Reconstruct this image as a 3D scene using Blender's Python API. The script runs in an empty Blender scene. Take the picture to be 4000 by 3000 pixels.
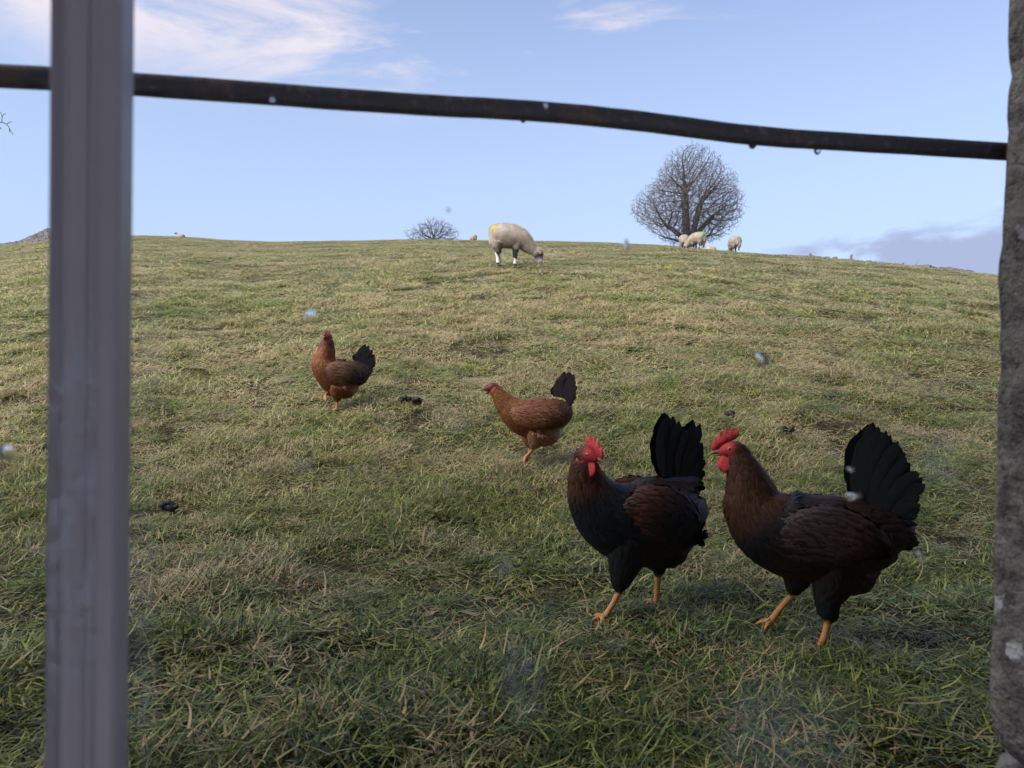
import bpy, bmesh, math, random
import numpy as np
from mathutils import Vector, Matrix, Euler, kdtree

random.seed(7)
rng = np.random.default_rng(11)
R = math.radians
sc = bpy.context.scene
C = sc.collection

# ------------------------------------------------------------------ camera
CAMZ = 0.64
PITCH, ROLL, LENS = -0.7, 0.9, 25.0
cd = bpy.data.cameras.new('camera')
cam = bpy.data.objects.new('camera', cd)
C.objects.link(cam)
cd.sensor_width = 36.0
cd.lens = LENS
cd.clip_start = 0.02
cd.clip_end = 3000
cd.dof.use_dof = True
cd.dof.focus_distance = 3.2
cd.dof.aperture_fstop = 8.5
CAM_ROT = Matrix.Rotation(R(90 + PITCH), 3, 'X') @ Matrix.Rotation(R(ROLL), 3, 'Z')
cam.matrix_world = Matrix.Translation((0, 0, CAMZ)) @ CAM_ROT.to_4x4()
sc.camera = cam

# ------------------------------------------------------------------ light
SUN_AZ, SUN_EL = R(-133), R(37)          # azimuth from +Y, clockwise; elevation
sun_dir = Vector((math.sin(SUN_AZ) * math.cos(SUN_EL), math.cos(SUN_AZ) * math.cos(SUN_EL), math.sin(SUN_EL)))
sd = bpy.data.lights.new('sun', 'SUN')
sd.energy = 4.2
sd.angle = R(75)
sd.color = (1.0, 0.995, 0.99)
sun = bpy.data.objects.new('sun', sd)
C.objects.link(sun)
sun.rotation_euler = (-sun_dir).to_track_quat('-Z', 'Y').to_euler()

sc.view_settings.view_transform = 'Standard'
sc.view_settings.look = 'None'
sc.view_settings.exposure = 1.1
sc.view_settings.gamma = 1.0
sc.view_settings.use_curve_mapping = False
sc.cycles.max_bounces = 5
sc.cycles.diffuse_bounces = 2
sc.cycles.transparent_max_bounces = 24
sc.cycles.caustics_reflective = False
sc.cycles.caustics_refractive = False


class NT:
    """small node-tree helper"""
    def __init__(self, tree):
        self.t = tree
        tree.nodes.clear()

    def n(self, typ, **kw):
        nd = self.t.nodes.new(typ)
        for k, v in kw.items():
            if k == 'ins':
                for a, b in v.items():
                    s = nd.inputs[a]
                    if isinstance(b, bpy.types.NodeSocket):
                        self.t.links.new(b, s)
                    else:
                        s.default_value = b
            else:
                setattr(nd, k, v)
        return nd

    def math(self, op, a, b=None, c=None, clamp=False):
        nd = self.n('ShaderNodeMath', operation=op, use_clamp=clamp)
        for i, v in enumerate((a, b, c)):
            if v is None:
                continue
            if isinstance(v, bpy.types.NodeSocket):
                self.t.links.new(v, nd.inputs[i])
            else:
                nd.inputs[i].default_value = v
        return nd.outputs[0]

    def mix(self, f, a, b, blend='MIX'):
        nd = self.n('ShaderNodeMix', data_type='RGBA', blend_type=blend)
        for s, v in ((nd.inputs[0], f), (nd.inputs[6], a), (nd.inputs[7], b)):
            if isinstance(v, bpy.types.NodeSocket):
                self.t.links.new(v, s)
            elif isinstance(v, (int, float)):
                s.default_value = v
            else:
                s.default_value = (*v, 1.0) if len(v) == 3 else v
        return nd.outputs[2]

    def ramp(self, f, lo, hi):
        nd = self.n('ShaderNodeMapRange', interpolation_type='SMOOTHSTEP')
        self.t.links.new(f, nd.inputs[0])
        nd.inputs[1].default_value = lo
        nd.inputs[2].default_value = hi
        return nd.outputs[0]

    def noise(self, vec, scale, detail=4.0, rough=0.55, dist=0.0):
        nd = self.n('ShaderNodeTexNoise', ins={'Scale': scale, 'Detail': detail, 'Roughness': rough, 'Distortion': dist})
        if vec is not None:
            self.t.links.new(vec, nd.inputs['Vector'])
        return nd.outputs[0]

    def link(self, a, b):
        self.t.links.new(a, b)


# ------------------------------------------------------------------ sky
world = bpy.data.worlds.new('World')
sc.world = world
world.use_nodes = True
W = NT(world.node_tree)
sky = W.n('ShaderNodeTexSky', sky_type='NISHITA', sun_disc=False, sun_elevation=SUN_EL, sun_rotation=SUN_AZ % (2 * math.pi),
          altitude=150.0, air_density=1.0, dust_density=0.6, ozone_density=1.5)
tc = W.n('ShaderNodeTexCoord')
sep = W.n('ShaderNodeSeparateXYZ')
W.link(tc.outputs['Generated'], sep.inputs[0])
sx, sy, sz = sep.outputs
SKY_STRENGTH = 0.113
SKY_TINT = (1.2, 0.97, 1.0)
base = W.mix(1.0, sky.outputs[0], SKY_TINT, 'MULTIPLY')
hz = W.ramp(sz, 0.75, -0.05)
base = W.mix(W.math('MULTIPLY', hz, 0.93), base, (2.2, 2.85, 4.1))
# high, wind-combed cirrus: a flat layer seen in perspective
den = W.math('MAXIMUM', W.math('ADD', sz, 0.32), 0.1)
cx_, cy_ = W.math('DIVIDE', sx, den), W.math('DIVIDE', sy, den)
cv = W.n('ShaderNodeCombineXYZ')
W.link(cx_, cv.inputs[0])
W.link(cy_, cv.inputs[1])
mp = W.n('ShaderNodeMapping')
mp.inputs['Rotation'].default_value = (0, 0, R(-62))
mp.inputs['Scale'].default_value = (0.6, 1.5, 1.0)
mp.inputs['Location'].default_value = (9.1, 5.5, 0)
W.link(cv.outputs[0], mp.inputs[0])
n1 = W.noise(mp.outputs[0], 2.9, 8, 0.62, 0.5)
n2 = W.noise(cv.outputs[0], 1.3, 2, 0.5)
westward = W.ramp(W.math('ADD', W.math('MULTIPLY', cx_, -0.8), W.math('MULTIPLY', cy_, -0.28)), -0.75, 0.45)
cir = W.math('ADD', n1, W.math('ADD', W.math('MULTIPLY', westward, 0.26), W.math('MULTIPLY', W.math('SUBTRACT', n2, 0.5), 0.3)))
cir = W.math('MULTIPLY', W.ramp(cir, 0.575, 0.80), W.ramp(sz, 0.31, 0.42))
base = W.mix(W.math('MULTIPLY', cir, 0.9), base, (4.5, 3.9, 4.0))
# low mauve stratus bank to the right
lv = W.n('ShaderNodeCombineXYZ')
W.link(W.math('MULTIPLY', W.math('ARCTAN2', sx, sy), 1.0), lv.inputs[0])
W.link(W.math('MULTIPLY', sz, 3.0), lv.inputs[1])
n3 = W.noise(lv.outputs[0], 5.5, 6, 0.55, 0.2)
az = W.math('ARCTAN2', sx, sy)
bank = W.math('ADD', W.math('MULTIPLY', W.ramp(az, 0.12, 0.5), 0.105), 0.085)
top = W.math('ADD', bank, W.math('MULTIPLY', W.math('SUBTRACT', n3, 0.5), 0.16))
low = W.ramp(W.math('SUBTRACT', top, sz), -0.012, 0.022)
low = W.math('MULTIPLY', low, W.ramp(n3, 0.34, 0.5))
base = W.mix(W.math('MULTIPLY', low, 0.75), base, (1.62, 1.78, 2.7))
bg = W.n('ShaderNodeBackground', ins={'Color': base, 'Strength': SKY_STRENGTH})
wo = W.n('ShaderNodeOutputWorld')
W.link(bg.outputs[0], wo.inputs[0])

# ------------------------------------------------------------------ helpers
F = LENS / 36.0 * 2212.0


def ray(px, py):
    """world direction through a point of the photograph (2212 x 1659 scale), unit depth along the lens axis"""
    return CAM_ROT @ Vector(((px - 1106.0) / F, -(py - 829.5) / F, -1.0))


def at(px, py, d):
    v = ray(px, py)
    v = v * (d / v.y)
    return Vector((v.x, v.y, v.z + CAMZ))


YAW = R(12)
WU = Vector((math.cos(YAW), math.sin(YAW), 0))
WN = Vector((-math.sin(YAW), math.cos(YAW), 0))


def wp(u, n, z):
    """window frame of reference: u along the wall, n outwards, z above the eye"""
    return WU * u + WN * n + Vector((0, 0, z + CAMZ))


def ray_n(px, py, n):
    v = ray(px, py)
    k = n / v.dot(WN)
    p = v * k
    return p.dot(WU), p.z          # u, z relative to eye


def tag(o, label=None, cat=None, group=None, kind=None):
    if label: o['label'] = label
    if cat: o['category'] = cat
    if group: o['group'] = group
    if kind: o['kind'] = kind
    return o


def empty(name, loc, label, cat, rz=0.0, group=None):
    o = bpy.data.objects.new(name, None)
    o.empty_display_size = 0.1
    C.objects.link(o)
    o.location = loc
    o.rotation_euler = (0, 0, rz)
    return tag(o, label, cat, group)


def mesh(name, verts, faces, cols=None, smooth=True):
    me = bpy.data.meshes.new(name)
    me.from_pydata([tuple(map(float, v)) for v in verts], [], [tuple(map(int, f)) for f in faces])
    if cols is not None:
        a = me.color_attributes.new('Col', 'FLOAT_COLOR', 'POINT')
        c = np.ones((len(verts), 4), np.float32)
        c[:, :3] = np.asarray(cols)[:, :3]
        a.data.foreach_set('color', c.ravel())
    if smooth:
        me.polygons.foreach_set('use_smooth', np.ones(len(me.polygons), bool))
    me.update()
    return me


def obj(name, me, mat=None, parent=None):
    o = bpy.data.objects.new(name, me)
    C.objects.link(o)
    if mat is not None:
        me.materials.clear()
        me.materials.append(mat)
    if parent is not None:
        o.parent = parent
    return o


def box(bm_v, bm_f, lo, hi, conv=lambda u, n, z: Vector((u, n, z))):
    b = len(bm_v)
    for u in (lo[0], hi[0]):
        for n in (lo[1], hi[1]):
            for z in (lo[2], hi[2]):
                bm_v.append(conv(u, n, z))
    for f in ((0, 1, 3, 2), (4, 6, 7, 5), (0, 4, 5, 1), (2, 3, 7, 6), (0, 2, 6, 4), (1, 5, 7, 3)):
        bm_f.append([b + i for i in f])


def new_mat(name):
    m = bpy.data.materials.new(name)
    m.use_nodes = True
    return m, NT(m.node_tree)


def finish(N, color, rough=0.7, spec=0.3, normal=None, metallic=0.0, extra=None):
    p = N.n('ShaderNodeBsdfPrincipled')
    for key, v in (('Base Color', color), ('Roughness', rough), ('Specular IOR Level', spec), ('Metallic', metallic)):
        if isinstance(v, bpy.types.NodeSocket):
            N.link(v, p.inputs[key])
        elif isinstance(v, (int, float)):
            p.inputs[key].default_value = v
        else:
            p.inputs[key].default_value = (*v, 1)
    if normal is not None:
        N.link(normal, p.inputs['Normal'])
    for k, v in (extra or {}).items():
        p.inputs[k].default_value = v
    o = N.n('ShaderNodeOutputMaterial')
    N.link(p.outputs[0], o.inputs[0])
    return p, o


def bump(N, h, strength, dist):
    b = N.n('ShaderNodeBump', ins={'Strength': strength, 'Distance': dist, 'Height': h})
    return b.outputs[0]


# ------------------------------------------------------------------ terrain
SKYL = [(-500, 575), (-200, 548), (0, 533), (150, 517), (300, 510), (420, 514), (500, 521), (600, 524), (760, 522), (900, 519), (1060, 521),
        (1200, 523), (1400, 531), (1500, 538), (1600, 549), (1700, 556), (1900, 571), (2000, 581), (2160, 599), (2400, 640), (2700, 700), (3100, 790)]
_a, _T = [], []
for px, py in SKYL:
    v = ray(px, py)
    _a.append(v.x / v.y)
    _T.append(v.z / v.y)
_a, _T = np.array(_a), np.array(_T)
_Da = np.array([-1.2, -0.7, -0.45, -0.3, 0.0, 0.22, 0.4, 0.7, 1.2])
_D = np.array([75, 75, 78, 66, 55, 32, 30, 27, 25.0])


def smooth_interp(x, xs, ys, w):
    return (np.interp(x - w, xs, ys) + 2 * np.interp(x, xs, ys) + np.interp(x + w, xs, ys)) / 4


def vnoise(x, y, s, seed):
    """cheap tileless value noise"""
    x = np.asarray(x, float) * s + seed * 17.13
    y = np.asarray(y, float) * s - seed * 9.71
    xi, yi = np.floor(x), np.floor(y)
    fx, fy = x - xi, y - yi
    fx, fy = fx * fx * (3 - 2 * fx), fy * fy * (3 - 2 * fy)

    def hsh(i, j):
        v = np.sin(i * 127.1 + j * 311.7 + seed * 74.7) * 43758.5453
        return v - np.floor(v)
    return ((hsh(xi, yi) * (1 - fx) + hsh(xi + 1, yi) * fx) * (1 - fy) + (hsh(xi, yi + 1) * (1 - fx) + hsh(xi + 1, yi + 1) * fx) * fy) - 0.5


def hgt(x, y):
    x = np.asarray(x, float)
    y = np.asarray(y, float)
    ys = np.maximum(y, 0.0)
    a = x / (ys + 1.2 * np.exp(-ys / 6.0) + 0.3)
    T = smooth_interp(a, _a, _T, 0.02)
    D = smooth_interp(a, _Da, _D, 0.08)
    z = T * ys - 0.8 * (1 - ys / D) ** 2 - 0.40 * np.exp(-(ys / 6.5) ** 2)
    u = np.clip(ys - D, 0, 130)
    far = T * D + T * (u - u * u / 300.0)
    w = np.clip((ys - D) / 4.0, 0, 1)
    z = z * (1 - w) + far * w
    k = 0.05
    z0 = -0.64
    z = z0 + k * np.log1p(np.exp(np.clip((z - z0) / k, -30, 30))) * 1.0 + np.maximum(0, (z - z0) / k - 30) * k
    near = np.exp(-(ys / 16.0) ** 2)
    z = z + near * (0.07 * vnoise(x, y, 1.7, 1) + 0.045 * vnoise(x, y, 4.2, 2) + 0.02 * vnoise(x, y, 11, 3)) + 0.10 * vnoise(x, y, 0.45, 5) * np.clip(ys / 6, 0, 1)
    z = z + CAMZ
    un = x * WU.x + y * WU.y
    nn = x * WN.x + y * WN.y
    inside = (nn < 0.46) & (nn > -3.6) & (np.abs(un) < 1.75)
    return np.where(inside, -1.5, z)


def ground_hit(px, py):
    """where the sight line through a photograph point meets the field"""
    v = ray(px, py)
    v = v / v.y
    ys = np.concatenate([np.arange(0.7, 20, 0.01), np.arange(20, 140, 0.1)])
    d = (v.z * ys + CAMZ) - hgt(v.x * ys, ys)
    i = int(np.argmax(d < 0)) if (d < 0).any() else len(ys) - 1
    return Vector((v.x * ys[i], ys[i], float(hgt(v.x * ys[i], ys[i]))))


def axis(lo, a, b, hi, step, g):
    c = list(np.arange(a, b + 1e-6, step))
    s, v = step, b
    while v < hi:
        s *= g
        v += s
        c.append(v)
    s, v, pre = step, a, []
    while v > lo:
        s *= g
        v -= s
        pre.append(v)
    return np.array(pre[::-1] + c)


gx = axis(-600, -3.2, 3.2, 600, 0.06, 1.075)
gy = axis(-300, 0.2, 7.0, 900, 0.06, 1.07)
X, Y = np.meshgrid(gx, gy)
Z = hgt(X, Y)
gv = np.stack([X.ravel(), Y.ravel(), Z.ravel()], 1)
nx_, ny_ = len(gx), len(gy)
i0 = (np.arange(ny_ - 1)[:, None] * nx_ + np.arange(nx_ - 1)[None, :]).ravel()
gf = np.stack([i0, i0 + 1, i0 + nx_ + 1, i0 + nx_], 1)
gm, N = new_mat('turf')
geo = N.n('ShaderNodeNewGeometry')
pos = geo.outputs['Position']
a1 = N.noise(pos, 0.9, 4, 0.6)
a2 = N.noise(pos, 9.0, 5, 0.65)
a3 = N.noise(pos, 45.0, 3, 0.6)
col = N.mix(N.ramp(a1, 0.35, 0.65), (0.035, 0.034, 0.014), (0.06, 0.046, 0.022))
col = N.mix(N.ramp(a2, 0.35, 0.7), (0.012, 0.010, 0.007), col)
col = N.mix(N.math('MULTIPLY', N.ramp(a3, 0.4, 0.75), 0.5), col, (0.15, 0.12, 0.055))
finish(N, col, 0.9, 0.1, bump(N, N.math('ADD', a2, N.math('MULTIPLY', a3, 0.5)), 0.8, 0.03))
field = obj('field', mesh('field', gv, gf), gm)
tag(field, 'grassy hillside field rising from the window to the skyline', 'field', kind='structure')

# ------------------------------------------------------------------ grass
def blade_mat(name, green, straw, dark):
    m, N = new_mat(name)
    at_ = N.n('ShaderNodeAttribute', attribute_name='Col')
    s = N.n('ShaderNodeSeparateColor')
    N.link(at_.outputs['Color'], s.inputs[0])
    dry, bri, tt = s.outputs
    geo = N.n('ShaderNodeNewGeometry')
    pos = geo.outputs['Position']
    mpp = N.n('ShaderNodeMapping')
    mpp.inputs['Scale'].default_value = (0.7, 1.0, 1.0)
    N.link(pos, mpp.inputs[0])
    nA = N.noise(mpp.outputs[0], 2.3, 4, 0.6)
    nB = N.noise(mpp.outputs[0], 0.35, 3, 0.5)
    nC = N.noise(mpp.outputs[0], 7.0, 3, 0.6)
    sp = N.n('ShaderNodeSeparateXYZ')
    N.link(pos, sp.inputs[0])
    lush = N.ramp(sp.outputs[1], 3.8, 1.4)           # longer, greener sward near the house
    thr = N.math('ADD', N.math('MULTIPLY', N.math('SUBTRACT', nA, 0.5), 1.55), N.math('MULTIPLY', N.math('SUBTRACT', nB, 0.5), 0.9))
    thr = N.math('ADD', thr, N.math('MULTIPLY', N.math('SUBTRACT', nC, 0.5), 1.2))
    thr = N.math('ADD', N.math('ADD', thr, 0.62), N.math('MULTIPLY', lush, 0.28))
    f = N.math('MULTIPLY', N.math('SUBTRACT', dry, thr), 4.0)
    f = N.math('ADD', f, 0.5, clamp=True)
    g = N.mix(N.math('MULTIPLY', N.math('ADD', nC, bri), 0.5), (green[0] * 0.62, green[1] * 0.85, green[2] * 0.95), (green[0] * 1.75, green[1] * 1.3, green[2] * 0.75))
    gl = N.mix(N.ramp(N.math('ADD', nA, N.math('MULTIPLY', bri, 0.3)), 0.45, 0.85), (0.036, 0.095, 0.038), (0.145, 0.165, 0.036))
    g = N.mix(N.math('MULTIPLY', lush, 0.85), g, gl)
    st = N.mix(bri, straw, dark)
    c = N.mix(f, g, st)
    v = N.math('ADD', N.math('MULTIPLY', N.math('MULTIPLY', bri, bri), 1.35), 0.48)
    hs = N.n('ShaderNodeHueSaturation', ins={'Value': v, 'Color': c})
    p, o = finish(N, hs.outputs[0], 0.42, 0.28)
    tr = N.n('ShaderNodeBsdfTranslucent', ins={'Color': hs.outputs[0]})
    mx = N.n('ShaderNodeMixShader', ins={'Fac': 0.14})
    N.link(p.outputs[0], mx.inputs[1])
    N.link(tr.outputs[0], mx.inputs[2])
    N.link(mx.outputs[0], o.inputs[0])
    return m


M_blade = blade_mat('grass_blades', (0.125, 0.168, 0.048), (0.60, 0.49, 0.26), (0.22, 0.15, 0.075))


def blades(n, spread, hmin, hmax, wmin, wmax, lie, seed, segs=3, drymin=0.0, drymax=1.0, curl=1.0):
    """n blades of grass, each a tapering bent strip; returns verts, faces, colours"""
    r = np.random.default_rng(seed)
    ang0 = r.uniform(0, 2 * np.pi, n)
    rad = spread * np.sqrt(r.uniform(0, 1, n))
    bx_, by_ = rad * np.cos(ang0), rad * np.sin(ang0)
    L = r.uniform(hmin, hmax, n) * r.uniform(0.7, 1.2, n)
    w = r.uniform(wmin, wmax, n)
    hd = r.uniform(0, 2 * np.pi, n)
    lying = r.uniform(0, 1, n) < lie
    th = np.where(lying, r.uniform(1.0, 1.5, n), r.uniform(0.15, 1.0, n))      # lean from upright
    bend = np.where(lying, r.uniform(-0.25, 0.5, n), r.uniform(0.4, 1.7, n)) * curl
    yawb = r.normal(0, 0.5, n)
    dry = np.where(lying, r.uniform(0.35, 1.0, n), r.uniform(0.0, 0.85, n))
    dry = drymin + dry * (drymax - drymin)
    bri = r.uniform(0, 1, n)
    z0 = np.where(lying, r.uniform(0.0, 0.028, n), -0.006)
    px, py, pz = bx_.copy(), by_.copy(), z0.copy()
    V, Cc = [], []
    for i in range(segs + 1):
        t = i / segs
        ww = w * (1 - t ** 1.8) * 0.5 + 0.00025
        h = hd + yawb * t
        sxv, syv = -np.sin(h), np.cos(h)
        V.append(np.stack([px - sxv * ww, py - syv * ww, pz], 1))
        V.append(np.stack([px + sxv * ww, py + syv * ww, pz], 1))
        c = np.stack([dry, bri, np.full(n, t)], 1)
        Cc += [c, c]
        a = th + bend * (t + 0.5 / segs)
        st = L / segs
        px = px + np.sin(a) * np.cos(h) * st
        py = py + np.sin(a) * np.sin(h) * st
        pz = np.maximum(pz + np.cos(a) * st, 0.002)
    k = 2 * (segs + 1)
    V = np.stack(V, 1).reshape(-1, 3)
    Cc = np.stack(Cc, 1).reshape(-1, 3)
    b = (np.arange(n) * k)[:, None]
    fs = np.concatenate([b + np.array([[2 * i, 2 * i + 1, 2 * i + 3, 2 * i + 2]]) for i in range(segs)], 0)
    return V, fs, Cc


tuft_col = bpy.data.collections.new('grass_tufts')
tufts = []
for i in range(6):
    V, fs, cc = blades(130, 0.08, 0.018, 0.048, 0.0013, 0.0032, 0.45, 100 + i)
    tufts.append((V, fs, cc))
for i in range(5):
    V, fs, cc = blades(105, 0.08, 0.025, 0.072, 0.0018, 0.0046, 0.45, 200 + i, segs=4)
    tufts.append((V, fs, cc))
for i, (V, fs, cc) in enumerate(tufts):
    me = mesh('grass_tuft', V, fs, cc, smooth=False)
    me.materials.append(M_blade)
    o = bpy.data.objects.new('grass_tuft_%02d' % i, me)
    tuft_col.objects.link(o)


def sample_wedge(y0, y1, dens, amax):
    area = (y1 * y1 - y0 * y0) * amax
    n = int(area * dens)
    y = np.sqrt(rng.uniform(y0 * y0, y1 * y1, n))
    a = rng.uniform(-amax, amax, n)
    return a * y, y


PX, PY, SX, SZ, IDX = [], [], [], [], []
edges = list(0.55 * 1.12 ** np.arange(0, 48))
for e0, e1 in zip(edges[:-1], edges[1:]):
    if e0 > 85:
        break
    ym = 0.5 * (e0 + e1)
    s = max(1.0, (ym / 3.2)) ** 0.85
    dens = 330 / (s * s) * (1.0 if ym < 4 else 1.15)
    x, y = sample_wedge(e0, e1, dens, 0.95)
    n = len(x)
    patch = 0.7 * vnoise(x, y, 2.2, 21) + 0.4 * vnoise(x, y, 0.8, 22) + 0.8 * vnoise(x, y, 6.5, 23)
    lush = np.clip((2.6 - y) / 1.0, 0, 1)
    longp = lush * 0.8 + 0.05
    isl = rng.uniform(0, 1, n) < longp
    idx = np.where(isl, 6 + rng.integers(0, 5, n), rng.integers(0, 6, n))
    h = (0.75 + 1.3 * np.clip(patch + 0.1, -0.35, 0.7)) * rng.uniform(0.7, 1.25, n) * s ** 0.15
    keep = rng.uniform(0, 1, n) < np.clip(0.85 + 2.0 * patch, 0.45, 1.0)
    nn = x * WN.x + y * WN.y
    keep &= nn > 0.68
    PX.append(x[keep]); PY.append(y[keep]); IDX.append(idx[keep])
    SX.append((s * rng.uniform(0.8, 1.25, n))[keep]); SZ.append(h[keep])
PX, PY, SX, SZ, IDX = map(np.concatenate, (PX, PY, SX, SZ, IDX))
PZ = hgt(PX, PY)
e = 0.05
dzx = (hgt(PX + e, PY) - hgt(PX - e, PY)) / (2 * e)
dzy = (hgt(PX, PY + e) - hgt(PX, PY - e)) / (2 * e)
rx = np.arctan(dzy)
ry = -np.arctan(dzx)


def scatter(name, X_, Y_, Z_, rot, scl, idx, coll):
    me = bpy.data.meshes.new(name)
    n = len(X_)
    me.vertices.add(n)
    me.vertices.foreach_set('co', np.stack([X_, Y_, Z_], 1).astype(np.float32).ravel())
    for nm, typ, dat, key in (('rot', 'FLOAT_VECTOR', rot, 'vector'), ('scl', 'FLOAT_VECTOR', scl, 'vector'), ('idx', 'INT', idx, 'value')):
        a = me.attributes.new(nm, typ, 'POINT')
        a.data.foreach_set(key, (dat.astype(np.int32) if typ == 'INT' else dat.astype(np.float32)).ravel())
    o = obj(name, me)
    ng = bpy.data.node_groups.new(name, 'GeometryNodeTree')
    ng.interface.new_socket('Geometry', in_out='INPUT', socket_type='NodeSocketGeometry')
    ng.interface.new_socket('Geometry', in_out='OUTPUT', socket_type='NodeSocketGeometry')
    gi, go = ng.nodes.new('NodeGroupInput'), ng.nodes.new('NodeGroupOutput')
    ci = ng.nodes.new('GeometryNodeCollectionInfo')
    ci.inputs['Collection'].default_value = coll
    ci.inputs['Separate Children'].default_value = True
    ci.inputs['Reset Children'].default_value = True
    ip = ng.nodes.new('GeometryNodeInstanceOnPoints')
    ip.inputs['Pick Instance'].default_value = True

    def att(nm, typ):
        q = ng.nodes.new('GeometryNodeInputNamedAttribute')
        q.data_type = typ
        q.inputs['Name'].default_value = nm
        return q.outputs['Attribute']
    er = ng.nodes.new('FunctionNodeEulerToRotation')
    L = ng.links.new
    L(att('rot', 'FLOAT_VECTOR'), er.inputs[0])
    L(er.outputs[0], ip.inputs['Rotation'])
    L(att('scl', 'FLOAT_VECTOR'), ip.inputs['Scale'])
    L(att('idx', 'INT'), ip.inputs['Instance Index'])
    L(gi.outputs[0], ip.inputs['Points'])
    L(ci.outputs[0], ip.inputs['Instance'])
    L(ip.outputs[0], go.inputs[0])
    md = o.modifiers.new('scatter', 'NODES')
    md.node_group = ng
    return o


# rotate about z first, then tip to the slope (XYZ euler applies z last, so bake slope with small-angle mix)
zr = rng.uniform(0, 2 * np.pi, len(PX))
rots = []
cz, sz_ = np.cos(zr), np.sin(zr)
rot = np.stack([rx * cz + ry * sz_, -rx * sz_ + ry * cz, zr], 1)
grass = scatter('grass', PX, PY, PZ, rot, np.stack([SX, SX, SZ], 1), IDX, tuft_col)
tag(grass, 'short winter grass of mixed green and straw blades covering the field', 'grass', kind='stuff')
print('grass instances', len(PX))

# long dry stalks lying in the lusher sward by the house
xs, ys = sample_wedge(0.9, 2.7, 60, 0.85)
kp = (rng.uniform(0, 1, len(xs)) < np.clip(0.35 + 1.6 * (vnoise(xs, ys, 2.0, 31) + 0.25 * xs), 0.12, 1)) & ((xs * WN.x + ys * WN.y) > 0.75)
xs, ys = xs[kp], ys[kp]
V, fs, cc = blades(len(xs), 0.0, 0.05, 0.15, 0.0020, 0.0046, 0.7, 77, segs=6, drymin=0.75, drymax=1.3)
k = 14
V = V.reshape(len(xs), k, 3)
V[:, :, 0] += xs[:, None]
V[:, :, 1] += ys[:, None]
V[:, :, 2] = V[:, :, 2] * 1.0 + hgt(V[:, :, 0], V[:, :, 1]) + rng.uniform(0.015, 0.055, len(xs))[:, None]
straw = obj('dry_straw', mesh('dry_straw', V.reshape(-1, 3), fs, cc, smooth=False), M_blade)
tag(straw, 'long bleached straw stalks lying across the grass in the foreground', 'straw', kind='stuff')
# ------------------------------------------------------------------ generic materials
def vcol_mat(name, rough=0.6, spec=0.3, fine=60.0, amount=0.25, sheen=0.0, bumpy=0.0):
    m, N = new_mat(name)
    a = N.n('ShaderNodeAttribute', attribute_name='Col')
    tcn = N.n('ShaderNodeTexCoord')
    nz = N.noise(tcn.outputs['Object'], fine, 4, 0.6)
    v = N.math('ADD', N.math('MULTIPLY', nz, 2 * amount), 1.0 - amount)
    hs = N.n('ShaderNodeHueSaturation', ins={'Value': v, 'Color': a.outputs['Color']})
    nrm = bump(N, nz, bumpy, 0.004) if bumpy else None
    p, o = finish(N, hs.outputs[0], rough, spec, nrm)
    if sheen:
        p.inputs['Sheen Weight'].default_value = sheen
        p.inputs['Sheen Roughness'].default_value = 0.4
    return m


def plain_mat(name, col, rough=0.6, spec=0.3, fine=40.0, amount=0.3, bumpy=0.0, metallic=0.0, dist=0.004):
    m, N = new_mat(name)
    tcn = N.n('ShaderNodeTexCoord')
    nz = N.noise(tcn.outputs['Object'], fine, 5, 0.6)
    v = N.math('ADD', N.math('MULTIPLY', nz, 2 * amount), 1.0 - amount)
    hs = N.n('ShaderNodeHueSaturation', ins={'Value': v, 'Color': (*col, 1)})
    finish(N, hs.outputs[0], rough, spec, bump(N, nz, bumpy, dist) if bumpy else None, metallic)
    return m


# ------------------------------------------------------------------ the cottage: wall, stones, room behind the lens
m, N = new_mat('lichened_gritstone')
tcn = N.n('ShaderNodeTexCoord')
P = tcn.outputs['Object']
b1, b2, b3 = N.noise(P, 7, 4, 0.6), N.noise(P, 38, 5, 0.65), N.noise(P, 160, 3, 0.6)
c = N.mix(N.ramp(b1, 0.35, 0.65), (0.22, 0.20, 0.185), (0.35, 0.315, 0.28))
c = N.mix(N.ramp(b2, 0.42, 0.66), c, (0.11, 0.10, 0.095))
vo = N.n('ShaderNodeTexVoronoi', feature='DISTANCE_TO_EDGE')
vo2 = N.n('ShaderNodeTexVoronoi', feature='F1', ins={'Scale': 24.0, 'Randomness': 1.0})
wob = N.n('ShaderNodeVectorMath', operation='ADD')
N.link(P, wob.inputs[0])
nzc = N.n('ShaderNodeTexNoise', ins={'Scale': 24.0, 'Detail': 3.0})
N.link(P, nzc.inputs['Vector'])
scv = N.n('ShaderNodeVectorMath', operation='SCALE')
N.link(nzc.outputs[1], scv.inputs[0])
scv.inputs['Scale'].default_value = 0.09
N.link(scv.outputs[0], wob.inputs[1])
N.link(wob.outputs[0], vo2.inputs['Vector'])
sepc = N.n('ShaderNodeSeparateColor')
N.link(vo2.outputs['Color'], sepc.inputs[0])
spot = N.math('MULTIPLY', N.ramp(vo2.outputs['Distance'], 0.42, 0.3), N.ramp(sepc.outputs[0], 0.74, 0.78))
c = N.mix(N.math('MULTIPLY', spot, N.ramp(b2, 0.3, 0.6)), c, (0.58, 0.58, 0.59))
c = N.mix(N.math('MULTIPLY', N.ramp(b3, 0.5, 0.8), 0.35), c, (0.28, 0.25, 0.23))
finish(N, c, 0.92, 0.15, bump(N, N.math('ADD', b2, N.math('MULTIPLY', b3, 0.7)), 1.0, 0.016))
M_stone = m
M_plaster = plain_mat('plaster', (0.72, 0.70, 0.66), 0.85, 0.2, 8, 0.05)

OUT_N, IN_N = 0.575, 0.27
cottage = empty('cottage', wp(0.9, 0.45, -CAMZ), 'grey stone cottage wall whose lichen-spotted jamb edges the window at right', 'house')
cinv = cottage.matrix_basis.inverted()


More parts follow.
